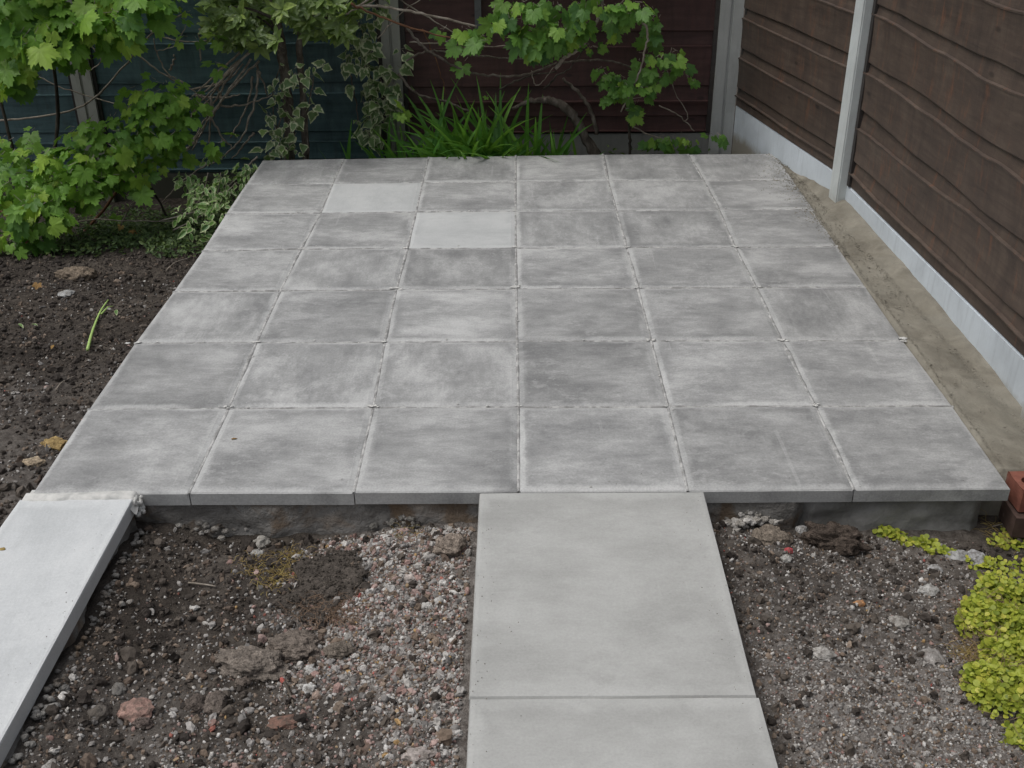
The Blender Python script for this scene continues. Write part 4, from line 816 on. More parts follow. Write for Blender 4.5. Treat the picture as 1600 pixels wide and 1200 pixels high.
# --- big lobed shrub on the left
def Q(l, y): return [P(u, v, (y if not isinstance(y, (list, tuple)) else y[i])) for i, (u, v) in enumerate(l)]
g0 = P(150, 400, 3.1)
ls = empty('currant_shrub', (g0.x, 3.1, gz(g0.x, 3.1))); tag(ls, 'large bright green shrub with lobed leaves sprawling over the soil at the left', 'shrub')
FL = Foliage(ls, LOBED, LOBED_M, MAT_LEAF)
def B(fo, u, v, y, ru, rv, n, size, seed, ry=.14, **k):
    c = P(u, v, y); D = (c - CPV).length; fo.blob(c, (ru * D / FPX, ry, rv * D / FPX), n, size, seed, **k)
# upper canopy
for (u, v, y, ru, rv, n) in ((30, 30, 2.9, 75, 75, 46), (110, 20, 2.95, 60, 45, 30), (160, 35, 2.9, 60, 28, 20), (220, -10, 3.0, 70, 42, 26), (30, 100, 2.95, 35, 30, 12), (90, 80, 3.0, 45, 20, 10), (60, 45, 2.8, 80, 30, 20), (10, -80, 2.95, 90, 60, 30), (120, -90, 3.0, 120, 70, 45), (250, -80, 3.1, 70, 60, 22)):
    B(FL, u, v, y, ru, rv, int(n * 1.5), .13, int(u * 3 + v), .16, spread=.42)
for (u, v, y, ru, rv, n, sz) in ((250, 155, 3.0, 48, 34, 40, .085), (230, 200, 2.95, 55, 45, 54, .085), (285, 170, 3.05, 32, 30, 20, .08), (150, 225, 2.85, 62, 40, 56, .09), (110, 280, 2.75, 68, 52, 66, .1), (190, 270, 2.85, 40, 30, 26, .1), (40, 320, 2.65, 50, 42, 44, .11), (90, 330, 2.65, 45, 22, 20, .1), (20, 370, 2.6, 40, 14, 14, .1), (25, 235, 2.9, 34, 30, 18, .085), (240, 245, 3.0, 40, 15, 12, .1), (10, 270, 2.8, 30, 40, 20, .1)):
    B(FL, u, v, y, ru, rv, int(n * 1.5), sz * .95, int(u * 7 + v), spread=.45)
for (u, v) in ((300, 20), (312, 60), (285, 60), (200, 60), (120, 205), (160, 190), (355, 215), (300, 235), (335, 20), (275, 215), (325, 225), (205, 300), (175, 340), (335, 105), (225, 15), (265, 8), (335, 60), (45, 210)): B(FL, u, v, 3.1, 14, 9, 3, .09, u)
# unseen upper part that shades the fence
for k in range(16): FL.blob((-2.3 + k * .15, 3.2 + .12 * (k % 3), 1.15 + .16 * (k % 4)), (.35, .25, .2), 20, .12, 300 + k)
FL.done(300)
for i, (l, y, r0, r1, m) in enumerate((
    ([(0, 188), (60, 182), (130, 165), (180, 120), (240, 50), (290, 20)], [3.3, 3.3, 3.35, 3.35, 3.3, 3.2], .006, .004, MAT_TWIG),
    ([(60, 120), (110, 142), (190, 165), (240, 178), (300, 195)], 3.45, .004, .003, MAT_TWIG),
    ([(170, 45), (215, 85), (255, 115), (300, 140), (330, 165)], 3.35, .006, .003, MAT_TWIG),
    ([(128, 60), (150, 80), (158, 95), (140, 112)], 3.4, .004, .003, MAT_TWIG),
    ([(235, 48), (270, 62), (330, 65), (345, 62)], 3.4, .005, .003, MAT_TWIG),
    ([(245, 80), (275, 70), (290, 40)], 3.4, .003, .002, MAT_TWIG),
    ([(290, 130), (262, 115), (245, 82), (240, 60)], 3.4, .005, .003, MAT_TWIG),
    ([(95, 395), (85, 350), (70, 290), (90, 200), (80, 60), (60, -80)], [3.2, 3.2, 3.2, 3.3, 3.2, 3.1], .014, .008, MAT_BARKDARK),
    ([(0, 330), (28, 345), (50, 362), (40, 380)], 2.55, .006, .004, MAT_TWIGRED),
    ([(55, 340), (75, 332), (120, 315), (165, 300)], 2.7, .004, .003, MAT_TWIG),
    ([(60, 375), (130, 345), (200, 345), (275, 345)], 3.0, .005, .003, MAT_TWIG),
    ([(218, 275), (240, 300), (262, 340)], 3.2, .008, .006, MAT_BARKDARK),
    ([(115, 380), (160, 330), (200, 270), (230, 235), (285, 175)], [3.1, 3.0, 3.0, 3.1, 3.1], .009, .004, MAT_TWIGRED),
    ([(185, 362), (205, 320), (232, 300)], 3.0, .004, .002, MAT_TWIG),
    ([(15, 395), (30, 330), (25, 260), (0, 150), (-10, 40)], [2.9, 2.9, 3.0, 3.0, 3.0], .012, .007, MAT_BARKDARK))):
    branch(ls, Q(l, y), r0, r1, m, seed=i, wob=.002)
# broken shrub litter: dry yellow leaves under it
FD = empty('fallen_leaves'); FDp = P(190, 372, 3.0); FD.location = (FDp.x, FDp.y, gz(FDp.x, FDp.y)); tag(FD, 'few yellow and orange fallen leaves under the lobed shrub', 'fallen leaves')
DRY, DRY_M = variants('lobed', MAT_DRY, 4)
rr = random.Random(3)
for (u, v) in ((205, 358), (190, 350), (215, 362), (176, 372), (150, 330), (60, 440), (200, 372)):
    p = P(u, v, 2.95 if v < 400 else 1.8); m = leaf_rot(rr, (0, -.4, 1), (0, -1, 0), .3).to_4x4() @ Matrix.Scale(.045, 4); m.translation = p - Vector(FD.location); o = link('leaf', DRY_M[rr.randrange(4)], FD); o.matrix_local = m

# --- oval-leaved shrub with trunk, top centre-left
OY = 3.25
os_ = empty('laurel_shrub', (P(455, 245, OY).x, OY, -.35)); tag(os_, 'dark shrub with glossy oval leaves above an ivy-clad trunk behind the patio', 'shrub')
FO = Foliage(os_, OVAL, OVAL_M, MAT_OVAL)
def whorl(fo, u, v, y, n, size, seed, lift=.5):
    rr = random.Random(seed); c = P(u, v, y); ax = Vector((rr.gauss(0, .35), -.75 + rr.gauss(0, .25), .6 + rr.gauss(0, .3))).normalized(); e1 = ax.cross(Vector((0, 0, 1))).normalized(); e2 = ax.cross(e1)
    for k in range(n):
        a = 2 * PI * k / n + rr.uniform(-.3, .3) + (k // 5) * .6; tl = rr.uniform(.15, .75); t = (e1 * math.cos(a) + e2 * math.sin(a)) + ax * tl; t.normalize(); nrm = (ax - t * ax.dot(t)).normalized(); x = t.cross(nrm); R = Matrix((x, t, nrm)).transposed()
        fo.items.append((c + t * .006 - ax * .008 * (k // 5), R, size * rr.uniform(.7, 1.15), rr.randrange(7)))
rr = random.Random(42); cnt = 0
for k in range(70):
    u = rr.uniform(320, 545); lim = 78 if u < 440 else 62; 
    if u < 345: lim = 55
    if 440 < u < 475: lim = 45
    v = rr.uniform(-10, lim - 8) if rr.random() < .8 else lim - 6
    whorl(FO, u, v, OY - .25 + rr.uniform(0, .3) + (.12 if v > lim - 14 else 0), rr.randint(6, 9), .075, k)
for k in range(80): u = rr.uniform(300, 620); v = rr.uniform(-330, -10); whorl(FO, u, v, OY + rr.uniform(-.3, .45), 8, .08, 500 + k)  # unseen crown higher up, added to shade the fence behind
for k in range(60): u = rr.uniform(330, 560); v = rr.uniform(-30, 50); whorl(FO, u, v, OY + rr.uniform(.1, .4), 8, .075, 800 + k)
FO.done(300, petioles=False)
branch(os_, Q([(452, 262), (452, 200), (447, 140), (440, 80), (430, 20), (420, -90)], 3.35), .03, .025, MAT_BARK, 'trunk', 9, .2, 3)
branch(os_, Q([(478, 262), (476, 190), (472, 130), (468, 70), (480, 0), (500, -90)], 3.38), .02, .016, MAT_BARK, 'trunk', 9, .2, 4)
for i, (a, b, y) in enumerate((((440, 60), (390, 20), 3.3), ((470, 55), (520, 25), 3.3), ((445, 80), (370, 45), 3.25), ((430, 30), (350, 10), 3.2), ((475, 40), (545, -10), 3.3))): branch(os_, Q([a, ((a[0] + b[0]) / 2, (a[1] + b[1]) / 2 - 6), b], y), .009, .004, MAT_BARKDARK, seed=i)

# --- bundle of dry bare stems
tw = empty('bare_stems', (P(370, 250, 3.45).x, 3.45, -.35)); tag(tw, 'bare grey-brown arching stems in the dark gap left of the ivy-clad trunk', 'bare stems')
ST = [([(395, 75), (350, 120), (310, 165), (290, 200)], 3.3), ([(388, 82), (340, 125), (303, 160)], 3.35), ([(380, 75), (345, 110), (300, 150)], 3.32), ([(392, 92), (365, 130), (330, 180), (290, 240)], 3.3), ([(372, 100), (345, 140), (330, 170), (318, 200), (300, 235)], 3.36), ([(340, 130), (345, 160), (330, 185)], 3.4), ([(330, 150), (328, 200), (327, 260)], 3.34), ([(330, 185), (348, 215), (365, 233)], 3.32),
      ([(402, 110), (400, 150), (388, 190), (370, 225), (340, 250), (295, 275), (255, 315)], 3.28), ([(395, 120), (385, 170), (360, 215)], 3.45), ([(345, 165), (380, 165), (425, 148)], 3.4), ([(305, 150), (350, 153), (375, 147)], 3.38), ([(300, 140), (350, 128), (380, 100)], 3.42), ([(397, 208), (380, 228), (362, 248)], 3.35), ([(312, 45), (312, 70), (313, 95)], 3.35), ([(400, 100), (412, 130), (418, 150)], 3.45), ([(402, 245), (385, 262), (345, 300), (300, 320)], 3.15), ([(290, 235), (310, 215), (333, 165)], 3.37), ([(265, 110), (272, 95), (272, 85)], 3.4),
      ([(405, 95), (360, 140), (320, 190), (296, 228)], 3.39), ([(360, 110), (330, 150), (300, 180)], 3.44)]
for i, (l, y) in enumerate(ST): branch(tw, Q(l, y), .0068, .0038, MAT_TWIG, 'stem', 5, .15, i, wob=.003)

# --- ivy on trunk and on the post
def ivy(label, path_px, y, cover, seed, ground_px, size=.062):
    g = P(*ground_px, y); p = empty('ivy', (g.x, y, -.35)); tag(p, label, 'ivy', 'variegated ivy climbing at the back fence'); fo = Foliage(p, IVY, IVY_M, MAT_IVY)
    for i, (l, n, w) in enumerate(path_px):
        pts = Q(l, y); o, pp = branch(p, pts, .005, .003, MAT_BARK, 'stem', 5, .15, i, wob=.004)
    for (u, v, ru, rv, n) in cover: B(fo, u, v, y - .07, ru, rv, n, size, seed + int(u + v), .05, nb=(0, -.8, .55), tb=(0, -.2, -1), spread=.55)
    fo.done(300); return p
ivy('variegated ivy clothing the grey trunk in front of the teal fence', [([(440, 250), (432, 200), (425, 150), (440, 90)], 0, 0), ([(440, 165), (438, 190), (425, 215), (415, 245)], 0, 0), ([(480, 245), (482, 180), (490, 120)], 0, 0)], 3.28,
    [(460, 120, 22, 24, 10), (455, 180, 16, 26, 9), (432, 150, 16, 30, 16), (420, 175, 10, 20, 6), (422, 200, 12, 14, 5), (440, 215, 22, 16, 10), (418, 235, 12, 14, 5), (485, 130, 10, 30, 9), (488, 165, 8, 16, 4), (497, 104, 10, 9, 3), (460, 232, 24, 8, 5), (440, 236, 14, 8, 4)], 10, (455, 245), .056)
ivy('variegated ivy climbing the concrete post between the teal and red fences', [([(600, 240), (590, 170), (575, 100), (560, 30)], 0, 0), ([(610, 235), (605, 170), (590, 110)], 0, 0), ([(545, 115), (556, 150), (560, 190), (565, 215)], 0, 0), ([(620, 240), (640, 200), (625, 160)], 0, 0)], 3.6,
    [(565, 45, 28, 24, 18), (575, 75, 20, 22, 14), (550, 80, 12, 14, 6), (545, 105, 14, 10, 5), (570, 100, 14, 10, 6), (595, 112, 22, 12, 10), (600, 135, 28, 16, 18), (595, 160, 34, 18, 24), (600, 185, 30, 16, 20), (575, 145, 14, 14, 6), (548, 138, 9, 7, 2), (630, 82, 10, 8, 3), (633, 105, 9, 8, 3), (590, 15, 24, 12, 8), (570, 205, 18, 14, 7), (620, 160, 12, 14, 6), (560, 195, 8, 12, 4), (585, 215, 24, 10, 8), (570, -40, 40, 40, 30)], 40, (600, 240), .068)

# --- vine on the right half of the back fence
vn = empty('vine_shrub', (P(925, 240, 3.55).x, 3.55, -.2)); tag(vn, 'vine with lobed leaves and a crooked thick trunk before the red-brown fence', 'vine')
FV = Foliage(vn, VINE, VINE_M, MAT_LEAFVINE)
for (u, v, y, ru, rv, n, sz) in ((790, 20, 3.25, 38, 22, 16, .11), (845, 15, 3.2, 48, 26, 24, .1), (880, 40, 3.2, 50, 26, 26, .1), (815, 55, 3.25, 22, 14, 8, .13), (730, 55, 3.3, 20, 12, 7, .11), (760, 58, 3.3, 24, 10, 8, .1), (850, 70, 3.25, 24, 12, 7, .1), (690, 48, 3.35, 6, 5, 2, .085), (925, 10, 3.2, 40, 18, 16, .1), (965, 30, 3.25, 22, 24, 12, .095), (990, 10, 3.2, 30, 14, 12, .1), (905, 72, 3.25, 14, 8, 5, .06), (925, 75, 3.3, 16, 10, 6, .055),
    (945, 115, 3.3, 14, 12, 8, .07), (965, 125, 3.3, 20, 14, 10, .07), (985, 140, 3.3, 34, 18, 16, .085), (1005, 95, 3.35, 24, 14, 8, .1), (1040, 85, 3.35, 20, 12, 8, .085), (1020, 115, 3.35, 30, 14, 8, .1), (1060, 105, 3.35, 16, 8, 5, .08), (1075, 125, 3.4, 14, 7, 4, .08), (950, 148, 3.35, 14, 8, 4, .08), (990, 165, 3.35, 16, 10, 5, .1), (727, 95, 3.35, 6, 4, 1, .12), (1020, 30, 3.45, 24, 26, 10, .1), (1020, 60, 3.45, 14, 14, 6, .1), (760, 155, 3.3, 3, 3, 1, .09),
    (1040, 218, 3.4, 26, 9, 11, .075), (1075, 220, 3.4, 20, 8, 7, .07), (1115, 212, 3.4, 14, 7, 6, .075), (1020, 225, 3.4, 14, 6, 5, .07), (625, 170, 3.35, 12, 8, 4, .09)):
    B(FV, u, v, y, ru, rv, n, sz, int(u * 5 + v), .07, nb=(0, -.8, .6))
for k in range(14): FV.blob((.95 + k * .09, 3.35 + .1 * (k % 2), 1.0 + .2 * (k % 4)), (.3, .18, .16), 20, .11, 700 + k)  # unseen top growth of the vine, put in for the shade it casts
FV.done(300)
for i, (l, y, r0, r1, m, nm) in enumerate((
    ([(935, 250), (915, 215), (895, 180), (868, 160), (845, 155)], 3.5, .03, .022, MAT_BARK, 'trunk'),
    ([(855, 157), (830, 158), (800, 170)], 3.48, .02, .008, MAT_BARK, 'trunk'),
    ([(932, 210), (925, 175), (905, 145), (880, 122)], 3.5, .012, .008, MAT_BARK, 'branch'),
    ([(868, 107), (880, 92), (905, 75), (925, 50), (940, 10), (945, -40)], 3.25, .010, .008, MAT_TWIG, 'branch'),
    ([(550, 10), (600, 10), (650, 20), (700, 30), (745, 42)], 3.3, .008, .006, MAT_TWIG, 'branch'),
    ([(548, 5), (580, 20), (625, 38), (680, 54), (715, 62)], 3.28, .007, .004, MAT_TWIGRED, 'branch'),
    ([(635, 42), (660, 72), (690, 92), (730, 112), (770, 119), (820, 116), (870, 100), (900, 96), (950, 95), (985, 105)], 3.35, .0075, .005, MAT_BARK, 'branch'),
    ([(635, 95), (660, 82), (690, 80), (750, 88), (830, 92), (850, 93)], 3.38, .006, .004, MAT_BARK, 'branch'),
    ([(640, 66), (680, 68), (715, 62), (760, 72), (850, 70)], 3.42, .004, .003, MAT_TWIG, 'branch'),
    ([(622, 115), (650, 145), (700, 160), (735, 175)], 3.45, .008, .006, MAT_BARK, 'branch'),
    ([(998, 22), (1012, 50), (1008, 75), (1003, 100), (990, 135), (970, 175)], 3.32, .007, .004, MAT_TWIG, 'branch'),
    ([(985, 245), (984, 215), (983, 190), (988, 165)], 3.5, .009, .007, MAT_BARKDARK, 'branch'),
    ([(980, 185), (1000, 205), (1040, 220), (1055, 235)], 3.48, .005, .003, MAT_TWIG, 'branch'),
    ([(1030, 165), (1060, 180), (1085, 205)], 3.5, .004, .003, MAT_TWIG, 'branch'),
    ([(1040, 105), (1055, 145), (1075, 180), (1068, 190)], 3.5, .003, .002, MAT_TWIG, 'branch'),
    ([(660, 45), (680, 90), (690, 120), (697, 148)], 3.5, .0035, .002, MAT_TWIGRED, 'branch'),
    ([(780, 140), (805, 128), (830, 118), (870, 112)], 3.45, .006, .004, MAT_BARKDARK, 'branch'),
    ([(850, 140), (872, 118), (895, 100), (945, 35)], 3.42, .006, .003, MAT_BARKDARK, 'branch'),
    ([(560, 10), (600, -20), (640, -60)], 3.3, .006, .004, MAT_TWIG, 'branch'),
    ([(540, 22), (570, 8), (600, -8)], 3.3, .004, .003, MAT_TWIG, 'branch'),
    ([(590, 60), (640, 10), (690, -20)], 3.45, .003, .002, MAT_TWIG, 'branch'),
    ([(610, -10), (660, 22), (715, 55), (735, 60)], 3.45, .004, .003, MAT_TWIG, 'branch'),
    ([(955, 60), (970, 25), (990, -10)], 3.3, .004, .003, MAT_TWIG, 'branch'),
    ([(830, 110), (835, 130), (845, 130), (865, 105)], 3.4, .003, .002, MAT_TWIG, 'branch'))):
    branch(vn, Q(l, y), r0, r1, m, nm, seed=i, wob=.0025, jit=.18)

# --- variegated small shrub and low cover by the left patio edge
eu = empty('variegated_bush', (P(340, 320, 2.75).x, 2.75, -.33)); tag(eu, 'low bush with small cream-edged leaves at the far left corner of the patio', 'bush')
FE = Foliage(eu, EUO, EUO_M, MAT_EUON)
for (u, v, y, ru, rv, n) in ((335, 290, 2.9, 40, 22, 60), (365, 280, 2.95, 30, 22, 44), (320, 310, 2.75, 34, 24, 54), (385, 262, 3.0, 18, 12, 22), (345, 325, 2.65, 26, 14, 26), (290, 280, 2.95, 16, 16, 18), (335, 245, 3.1, 14, 9, 8), (340, 345, 2.5, 16, 12, 8), (295, 335, 2.6, 22, 16, 14), (310, 355, 2.5, 26, 16, 12), (352, 370, 2.3, 14, 16, 5)):
    B(FE, u, v, y, ru, rv, int(n * 1.3), .047, int(u + v * 3), .1, nb=(0, -.6, .8), spread=.45)
FE.done(300, petioles=False)
for i, l in enumerate(([(250, 345), (290, 335), (330, 320), (370, 285)], [(270, 360), (300, 345), (345, 320)], [(300, 330), (318, 300), (325, 270)], [(320, 345), (340, 300), (345, 270)])): branch(eu, Q(l, 2.85), .004, .002, MAT_TWIG, 'stem', 5, .1, i)

def cover(name, label, cat, pts, n, size, mat, geo, seed, h=(0, .03), spreadn=.4, kind='stuff', hf=None):
    rr = random.Random(seed); V = []; Fc = []; A = []; U = []; b = 0; loc = Vector((pts[0][0], pts[0][1], 0))
    for k in range(n):
        q = rr.choices(pts, [p[4] for p in pts])[0]; a = rr.uniform(0, 2 * PI); r = math.sqrt(rr.random()); x = q[0] + math.cos(a) * r * q[2]; y = q[1] + math.sin(a) * r * q[3]
        z = gz(x, y) + rr.uniform(*h) + (hf(x, y, r) if hf else 0); R = leaf_rot(rr, (0, -.25, 1), (rr.gauss(0, 1), rr.gauss(0, 1), 0), spreadn); g = geo[rr.randrange(len(geo))]; sz = size * rr.uniform(.55, 1.25)
        V.append((g[0] * sz) @ np.array(R).T + np.array([x, y, z]) - np.array(loc)); Fc += [tuple(i_ + b for i_ in f) for f in g[1]]; A.append(np.full(len(g[0]), rr.random())); U.append(g[2]); b += len(g[0])
    o = link(name, mesh(name, np.concatenate(V), Fc, mat, True, {'rnd': np.concatenate(A)}, uv=np.concatenate(U)), None, loc); tag(o, label, cat, kind=kind); return o
def gp_(u, v, z=-.12):
    for _ in range(4): p = PG(u, v, z); z = gz(p.x, p.y)
    return p
cv = []
for (u, v, ru, rv, w) in ((130, 385, .3, .2, 2), (190, 375, .3, .2, 2), (250, 365, .3, .25, 3), (290, 385, .2, .2, 2), (210, 350, .3, .25, 2), (80, 395, .25, .12, .6), (330, 340, .15, .3, 2)):
    p = gp_(u, v); cv.append((p.x, p.y, ru, rv, w))
cover('ground_cover', 'mat of tiny dark green leaves on the ground below the left bushes', 'ground cover', cv, 3600, .03, MAT_COVER, EUO, 60, (0, .05))
bc = [(x, 3.45, .25, .3, 1) for x in np.arange(0., 2.5, .25)] + [(x, 3.35, .2, .15, 2.5) for x in np.arange(.1, .9, .15)]
cover('low_weeds', 'shaded low weeds behind the back edge of the patio', 'ground cover', bc, 1900, .036, MAT_COVER, EUO, 61, (0, .13))

# --- sword-leaved clumps
def blades(label, u, v, y, n, L, seed, spread, lean=0., mat=MAT_BLADE, w=.011, base=(.1, .05)):
    g = P(u, v, y); z0 = gz(g.x, y); p = empty('sword_leaf_clump', (g.x, y, z0)); tag(p, label, 'plant', 'clumps of sword-shaped leaves'); rr = random.Random(seed)
    for k in range(n):
        a = rr.gauss(lean, spread); b = rr.gauss(-.25, .45); l = L * rr.uniform(.45, 1.15); d = Vector((math.sin(a), b * .7, 1)).normalized(); pos = Vector((rr.gauss(0, base[0]), rr.gauss(0, base[1]), 0)); pts = [pos.copy()]; m = 8
        for i in range(m): pos = pos + d * l / m; pts.append(pos.copy()); d = (d + Vector((math.sin(a) * .1, b * .05, -.04 - .22 * abs(math.sin(a)) * (i / m) - rr.uniform(0, .06)))).normalized()
        side = Vector((rr.gauss(.9, .3), rr.gauss(0, .5), 0)).normalized(); vv = []; ff = []; uv = []
        for i, q in enumerate(pts):
            ww = w * rr.uniform(.9, 1.1) * (1 - (i / m) ** 2.2) * (.6 + .4 * min(1, i / 2)) / 2 + .0004; t = (pts[min(i + 1, m)] - pts[max(i - 1, 0)]).normalized(); s = (side - t * side.dot(t)).normalized(); nn = t.cross(s)
            vv += [q - s * ww, q + nn * ww * .35, q + s * ww]; uv += [(1, .5), (0, .5), (1, .5)]
        for i in range(m):
            for c in range(2): ff.append((i * 3 + c, i * 3 + c + 1, (i + 1) * 3 + c + 1, (i + 1) * 3 + c))
        link('blade', mesh('blade', vv, ff, mat, True, {'rnd': [rr.random()] * len(vv)}, uv=uv), p)
    return p
blades('dense clump of arching green sword-shaped leaves behind the middle of the patio, tallest clump', 765, 262, 3.4, 150, .56, 1, .36, -.25, w=.03, base=(.15, .06))
blades('low clump of sword-shaped leaves beside the ivy-covered post', 625, 258, 3.4, 120, .44, 2, .5, .1, w=.03, base=(.15, .06))
blades('thin clump of upright sword-shaped leaves in front of the crooked vine trunk', 845, 258, 3.42, 36, .36, 3, .2, .05, w=.024)
blades('short flopping clump of sword-shaped leaves between the two bigger clumps', 695, 256, 3.3, 90, .4, 4, .7, -.3, w=.027, base=(.14, .05))

# --- yellow-green creeping plant on the right
def jp(u, v, ru, rv, w): p = gp_(u, v); return (p.x, p.y, ru, rv, w)
J1 = [jp(1525, 962, .045, .04, .5), jp(1535, 1085, .045, .04, .5), jp(1555, 930, .055, .05, .8), jp(1575, 1115, .06, .035, .6), jp(1590, 1035, .07, .05, 2.5), jp(1560, 1030, .05, .04, 1.2), jp(1515, 990, .035, .03, 1), jp(1560, 985, .07, .07, 3), jp(1590, 1000, .07, .1, 3), jp(1530, 975, .05, .045, 1.8), jp(1545, 1070, .06, .05, 2.5), jp(1590, 1080, .07, .07, 3), jp(1640, 1020, .12, .14, 3), jp(1545, 1100, .045, .03, 1), jp(1580, 940, .06, .05, 1.5)]
def jhf(x, y, r): return .045 * (1 - r * r) + .004 + .016 * float(fbm(x * 22, y * 22, 77, 2))
cover('creeping_plant', 'bright yellow-green mound of small round leaves at the right edge in front of the patio', 'ground cover plant', J1, 6200, .0135, MAT_JENNY, RND, 70, (-.01, .018), .5, hf=jhf)
J2 = [jp(1400, 838, .05, .016, 1.5), jp(1440, 850, .06, .018, 2), jp(1475, 865, .055, .022, 1.6), jp(1540, 880, .05, .03, 1.2), jp(1580, 850, .06, .035, 2), jp(1590, 890, .05, .04, 2), jp(1380, 832, .025, .012, .5), jp(1590, 830, .05, .02, .8), jp(1560, 905, .05, .03, 1)]
cover('creeping_plant', 'thin trailing yellow-green leaves along the foot of the patio at the right', 'ground cover plant', J2, 620, .0135, MAT_JENNY, RND, 71, (0, .014), .45)
J3 = [jp(1592, 1150, .035, .02, 1), jp(1620, 1160, .05, .05, 1.5)]
cover('creeping_plant', 'small yellow-green leafy patch in the bottom right corner below the mound', 'ground cover plant', J3, 240, .0135, MAT_JENNY, RND, 72, (0, .02), .45)
for (u, v) in ((1560, 985), (1565, 1075)):
    p = gp_(u, v); q_ = strands(220, p.x, p.y, .05, .05, .06, .0009, MAT_ROOT, None, 'dead_grass', u, .9, wz=p.z + .02); tag(q_, 'brown stems tangled in the %s half of the yellow-green mound' % ('farther' if v < 1000 else 'nearer'), 'dead stems')
for (u, v, n, s, lab) in ((1524, 1028, 150, 31, 'dry brown stems showing in the notch of the yellow-green mound'), (1560, 835, 60, 35, 'thin dry straw stems under the right end of the patio')):
    p = gp_(u, v); tag(strands(n, p.x, p.y, .025, .03, .05, .0008, MAT_GRASSDRY, None, 'dead_grass', s, .5), lab, 'dead grass')

# --- little things lying about
p = gp_(155, 515); lp = empty('cut_leaf_stalk', p); tag(lp, 'pale green cut leaf stalk lying on the dark soil left of the patio', 'stalk')
pts = [gp_(138, 552), gp_(146, 522), gp_(158, 492), gp_(170, 474)]; pts = [q + Vector((0, 0, .016)) for q in pts]
MAT_STALK = leaf_mat('pale_stalk', (.28, .42, .1), (.34, .5, .13), (.4, .55, .2), .2); v, f = tube_geo(spline(pts, 5), .0065, .003, 6); link('stalk', mesh('stalk', sub(lp, v), f, MAT_STALK, True, {'rnd': [.5] * len(v)}), lp)
pts = [gp_(160, 497) + Vector((0, 0, .02)), gp_(170, 487) + Vector((0, 0, .022)), gp_(178, 484) + Vector((0, 0, .018))]; v, f = tube_geo(pts, .004, .0015, 5); link('side_leaf', mesh('side_leaf', sub(lp, v), f, MAT_STALK, True, {'rnd': [.6] * len(v)}), lp)
def stick(label, l, r, mat=MAT_TWIG, name='stick', z=.008, cat='stick'):
    pts = [gp_(*q) + Vector((0, 0, z)) for q in l]; v, f = tube_geo(spline(pts, 4), r, r * .7, 5, .15); c = pts[0]; o = link(name, mesh(name, [tuple(Vector(q) - c) for q in v], f, mat, True), None, c); tag(o, label, cat)
stick('thin pale straw lying on the dark soil right of the side path', [(295, 914), (320, 917), (338, 920)], .0028)
stick('short brown stick standing out of the soil in front of the clods', [(445, 1070), (452, 1085), (460, 1108)], .004, MAT_BARK)
stick('thin twig lying against the left patio edge', [(260, 425), (275, 412), (300, 404)], .003)
stick('thin bent straw in the left soil by the gravel', [(88, 612), (98, 600), (118, 590)], .0025)
stick('fine pale straw in the right gravel', [(1355, 962), (1362, 945)], .0018)
stick('fine white straw in the gravel beside the middle path', [(672, 1070), (684, 1052)], .0016)
stick('thin brown twig along the foot of the patio at the right', [(1550, 826), (1600, 814)], .002)
for i, (u, v) in enumerate(((183, 490), (60, 515), (85, 545), (30, 512))):
    p = gp_(u, v); m = leaf_rot(rr, (0, 0, 1), (.3, -1, 0), .2).to_4x4() @ Matrix.Scale(.035, 4); m.translation = p + Vector((0, 0, .018)); o = link('fallen_leaf', (EUO_M if i != 2 else [mesh('dry', g[0], g[1], MAT_DRY, True, {'rnd': np.full(len(g[0]), .5)}, uv=g[2]) for g in EUO])[i], None); o.matrix_world = m
    tag(o, ['small yellow-green leaf on the soil just right of the cut stalk', 'small green leaf on the soil well left of the cut stalk', 'curled brown leaf on the soil below the cut stalk', 'olive leaf on the soil close to the left edge of the photo'][i], 'leaf')
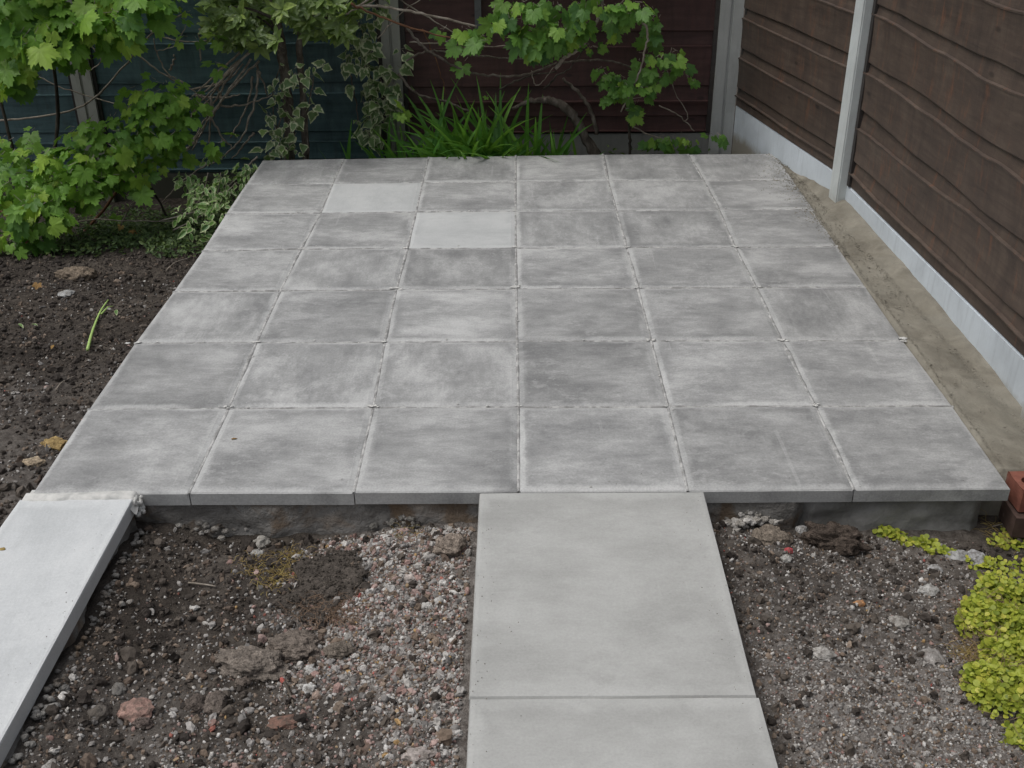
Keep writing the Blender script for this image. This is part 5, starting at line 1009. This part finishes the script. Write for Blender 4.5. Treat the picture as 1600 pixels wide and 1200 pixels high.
p = PG(361, 687, .002); g = OVAL[2]; o = link('dead_leaf', mesh('dead_leaf', g[0] * .02, g[1], MAT_DRY, True, {'rnd': np.full(len(g[0]), .3)}, uv=g[2]), None, (p.x, p.y, .004), (0, 0, -1.2)); tag(o, 'tiny curled brown leaf lying on the second front slab from the left', 'leaf')
p = PG(3, 858, .002); o = link('lichen_speck', mesh('lichen_speck', *[ico(2, 5, (.008, .006, .0015), .4)[k] for k in (0, 1)], MAT_GRASSDRY, True, {'rnd': np.full(42, .5)}), None, (p.x, p.y, .002)); tag(o, 'small brownish speck on the outer edge of the pale side path', 'dirt speck')
# soil splashed on to the paving edges
sc_ = MB(); rr = random.Random(19)
for k in range(190):
    m_ = rr.random(); e = abs(rr.gauss(0, .045))
    if m_ < .3: x, y = 1.256 + e, rr.uniform(-1.1, -.03)
    elif m_ < .55: x, y = 1.858 - e, rr.uniform(-1.1, -.03)
    elif m_ < .7: x, y = .298 - e * .7, rr.uniform(-.95, -.08)
    elif m_ < .85: x, y = rr.uniform(.33, 2.68), .0 + e
    else: x, y = .02 + e, rr.uniform(.03, 3.0)
    a, f = ICO1[k % 6]; s_ = rr.uniform(.0005, .0014); sc_.add(a * s_ + np.array([x, y, .002]), f)
o = sc_.build('soil_specks', simple('soil_speck', [(.3, (.1, .088, .073)), (.7, (.22, .2, .17))], 60)); tag(o, kind='stuff')
# sand crumbs over the slabs beside the haunch
sc_ = MB(); rr = random.Random(9)
for k in range(3200):
    y = rr.uniform(.1, 3.15); m_ = rr.random()
    if m_ < .35: y = rr.uniform(1.7, 3.15); x = 2.74 - abs(rr.gauss(0, .07)) * min(1, (y - 1.4) / 1.2)
    elif m_ < .5: x = 2.735 + rr.gauss(0, .008)
    elif m_ < .8: x = plane_x(y) - .085 - abs(rr.gauss(0, .018))
    else: x = rr.uniform(2.73, plane_x(y) - .09)
    s = rr.uniform(.0008, .0026) * (1.8 if rr.random() < .06 else 1); a, f = ICO1[k % 6]
    if x < 2.5: continue
    z = max(.0005, float(haunch(np.array([x]), np.array([y]))[0])); sc_.add(a * s * np.array([1.2, 1, .7]) + np.array([x, y, z]), f)
o = sc_.build('sand_crumbs', MAT_SAND); tag(o, kind='stuff')
import time; print('objects', len(bpy.data.objects))
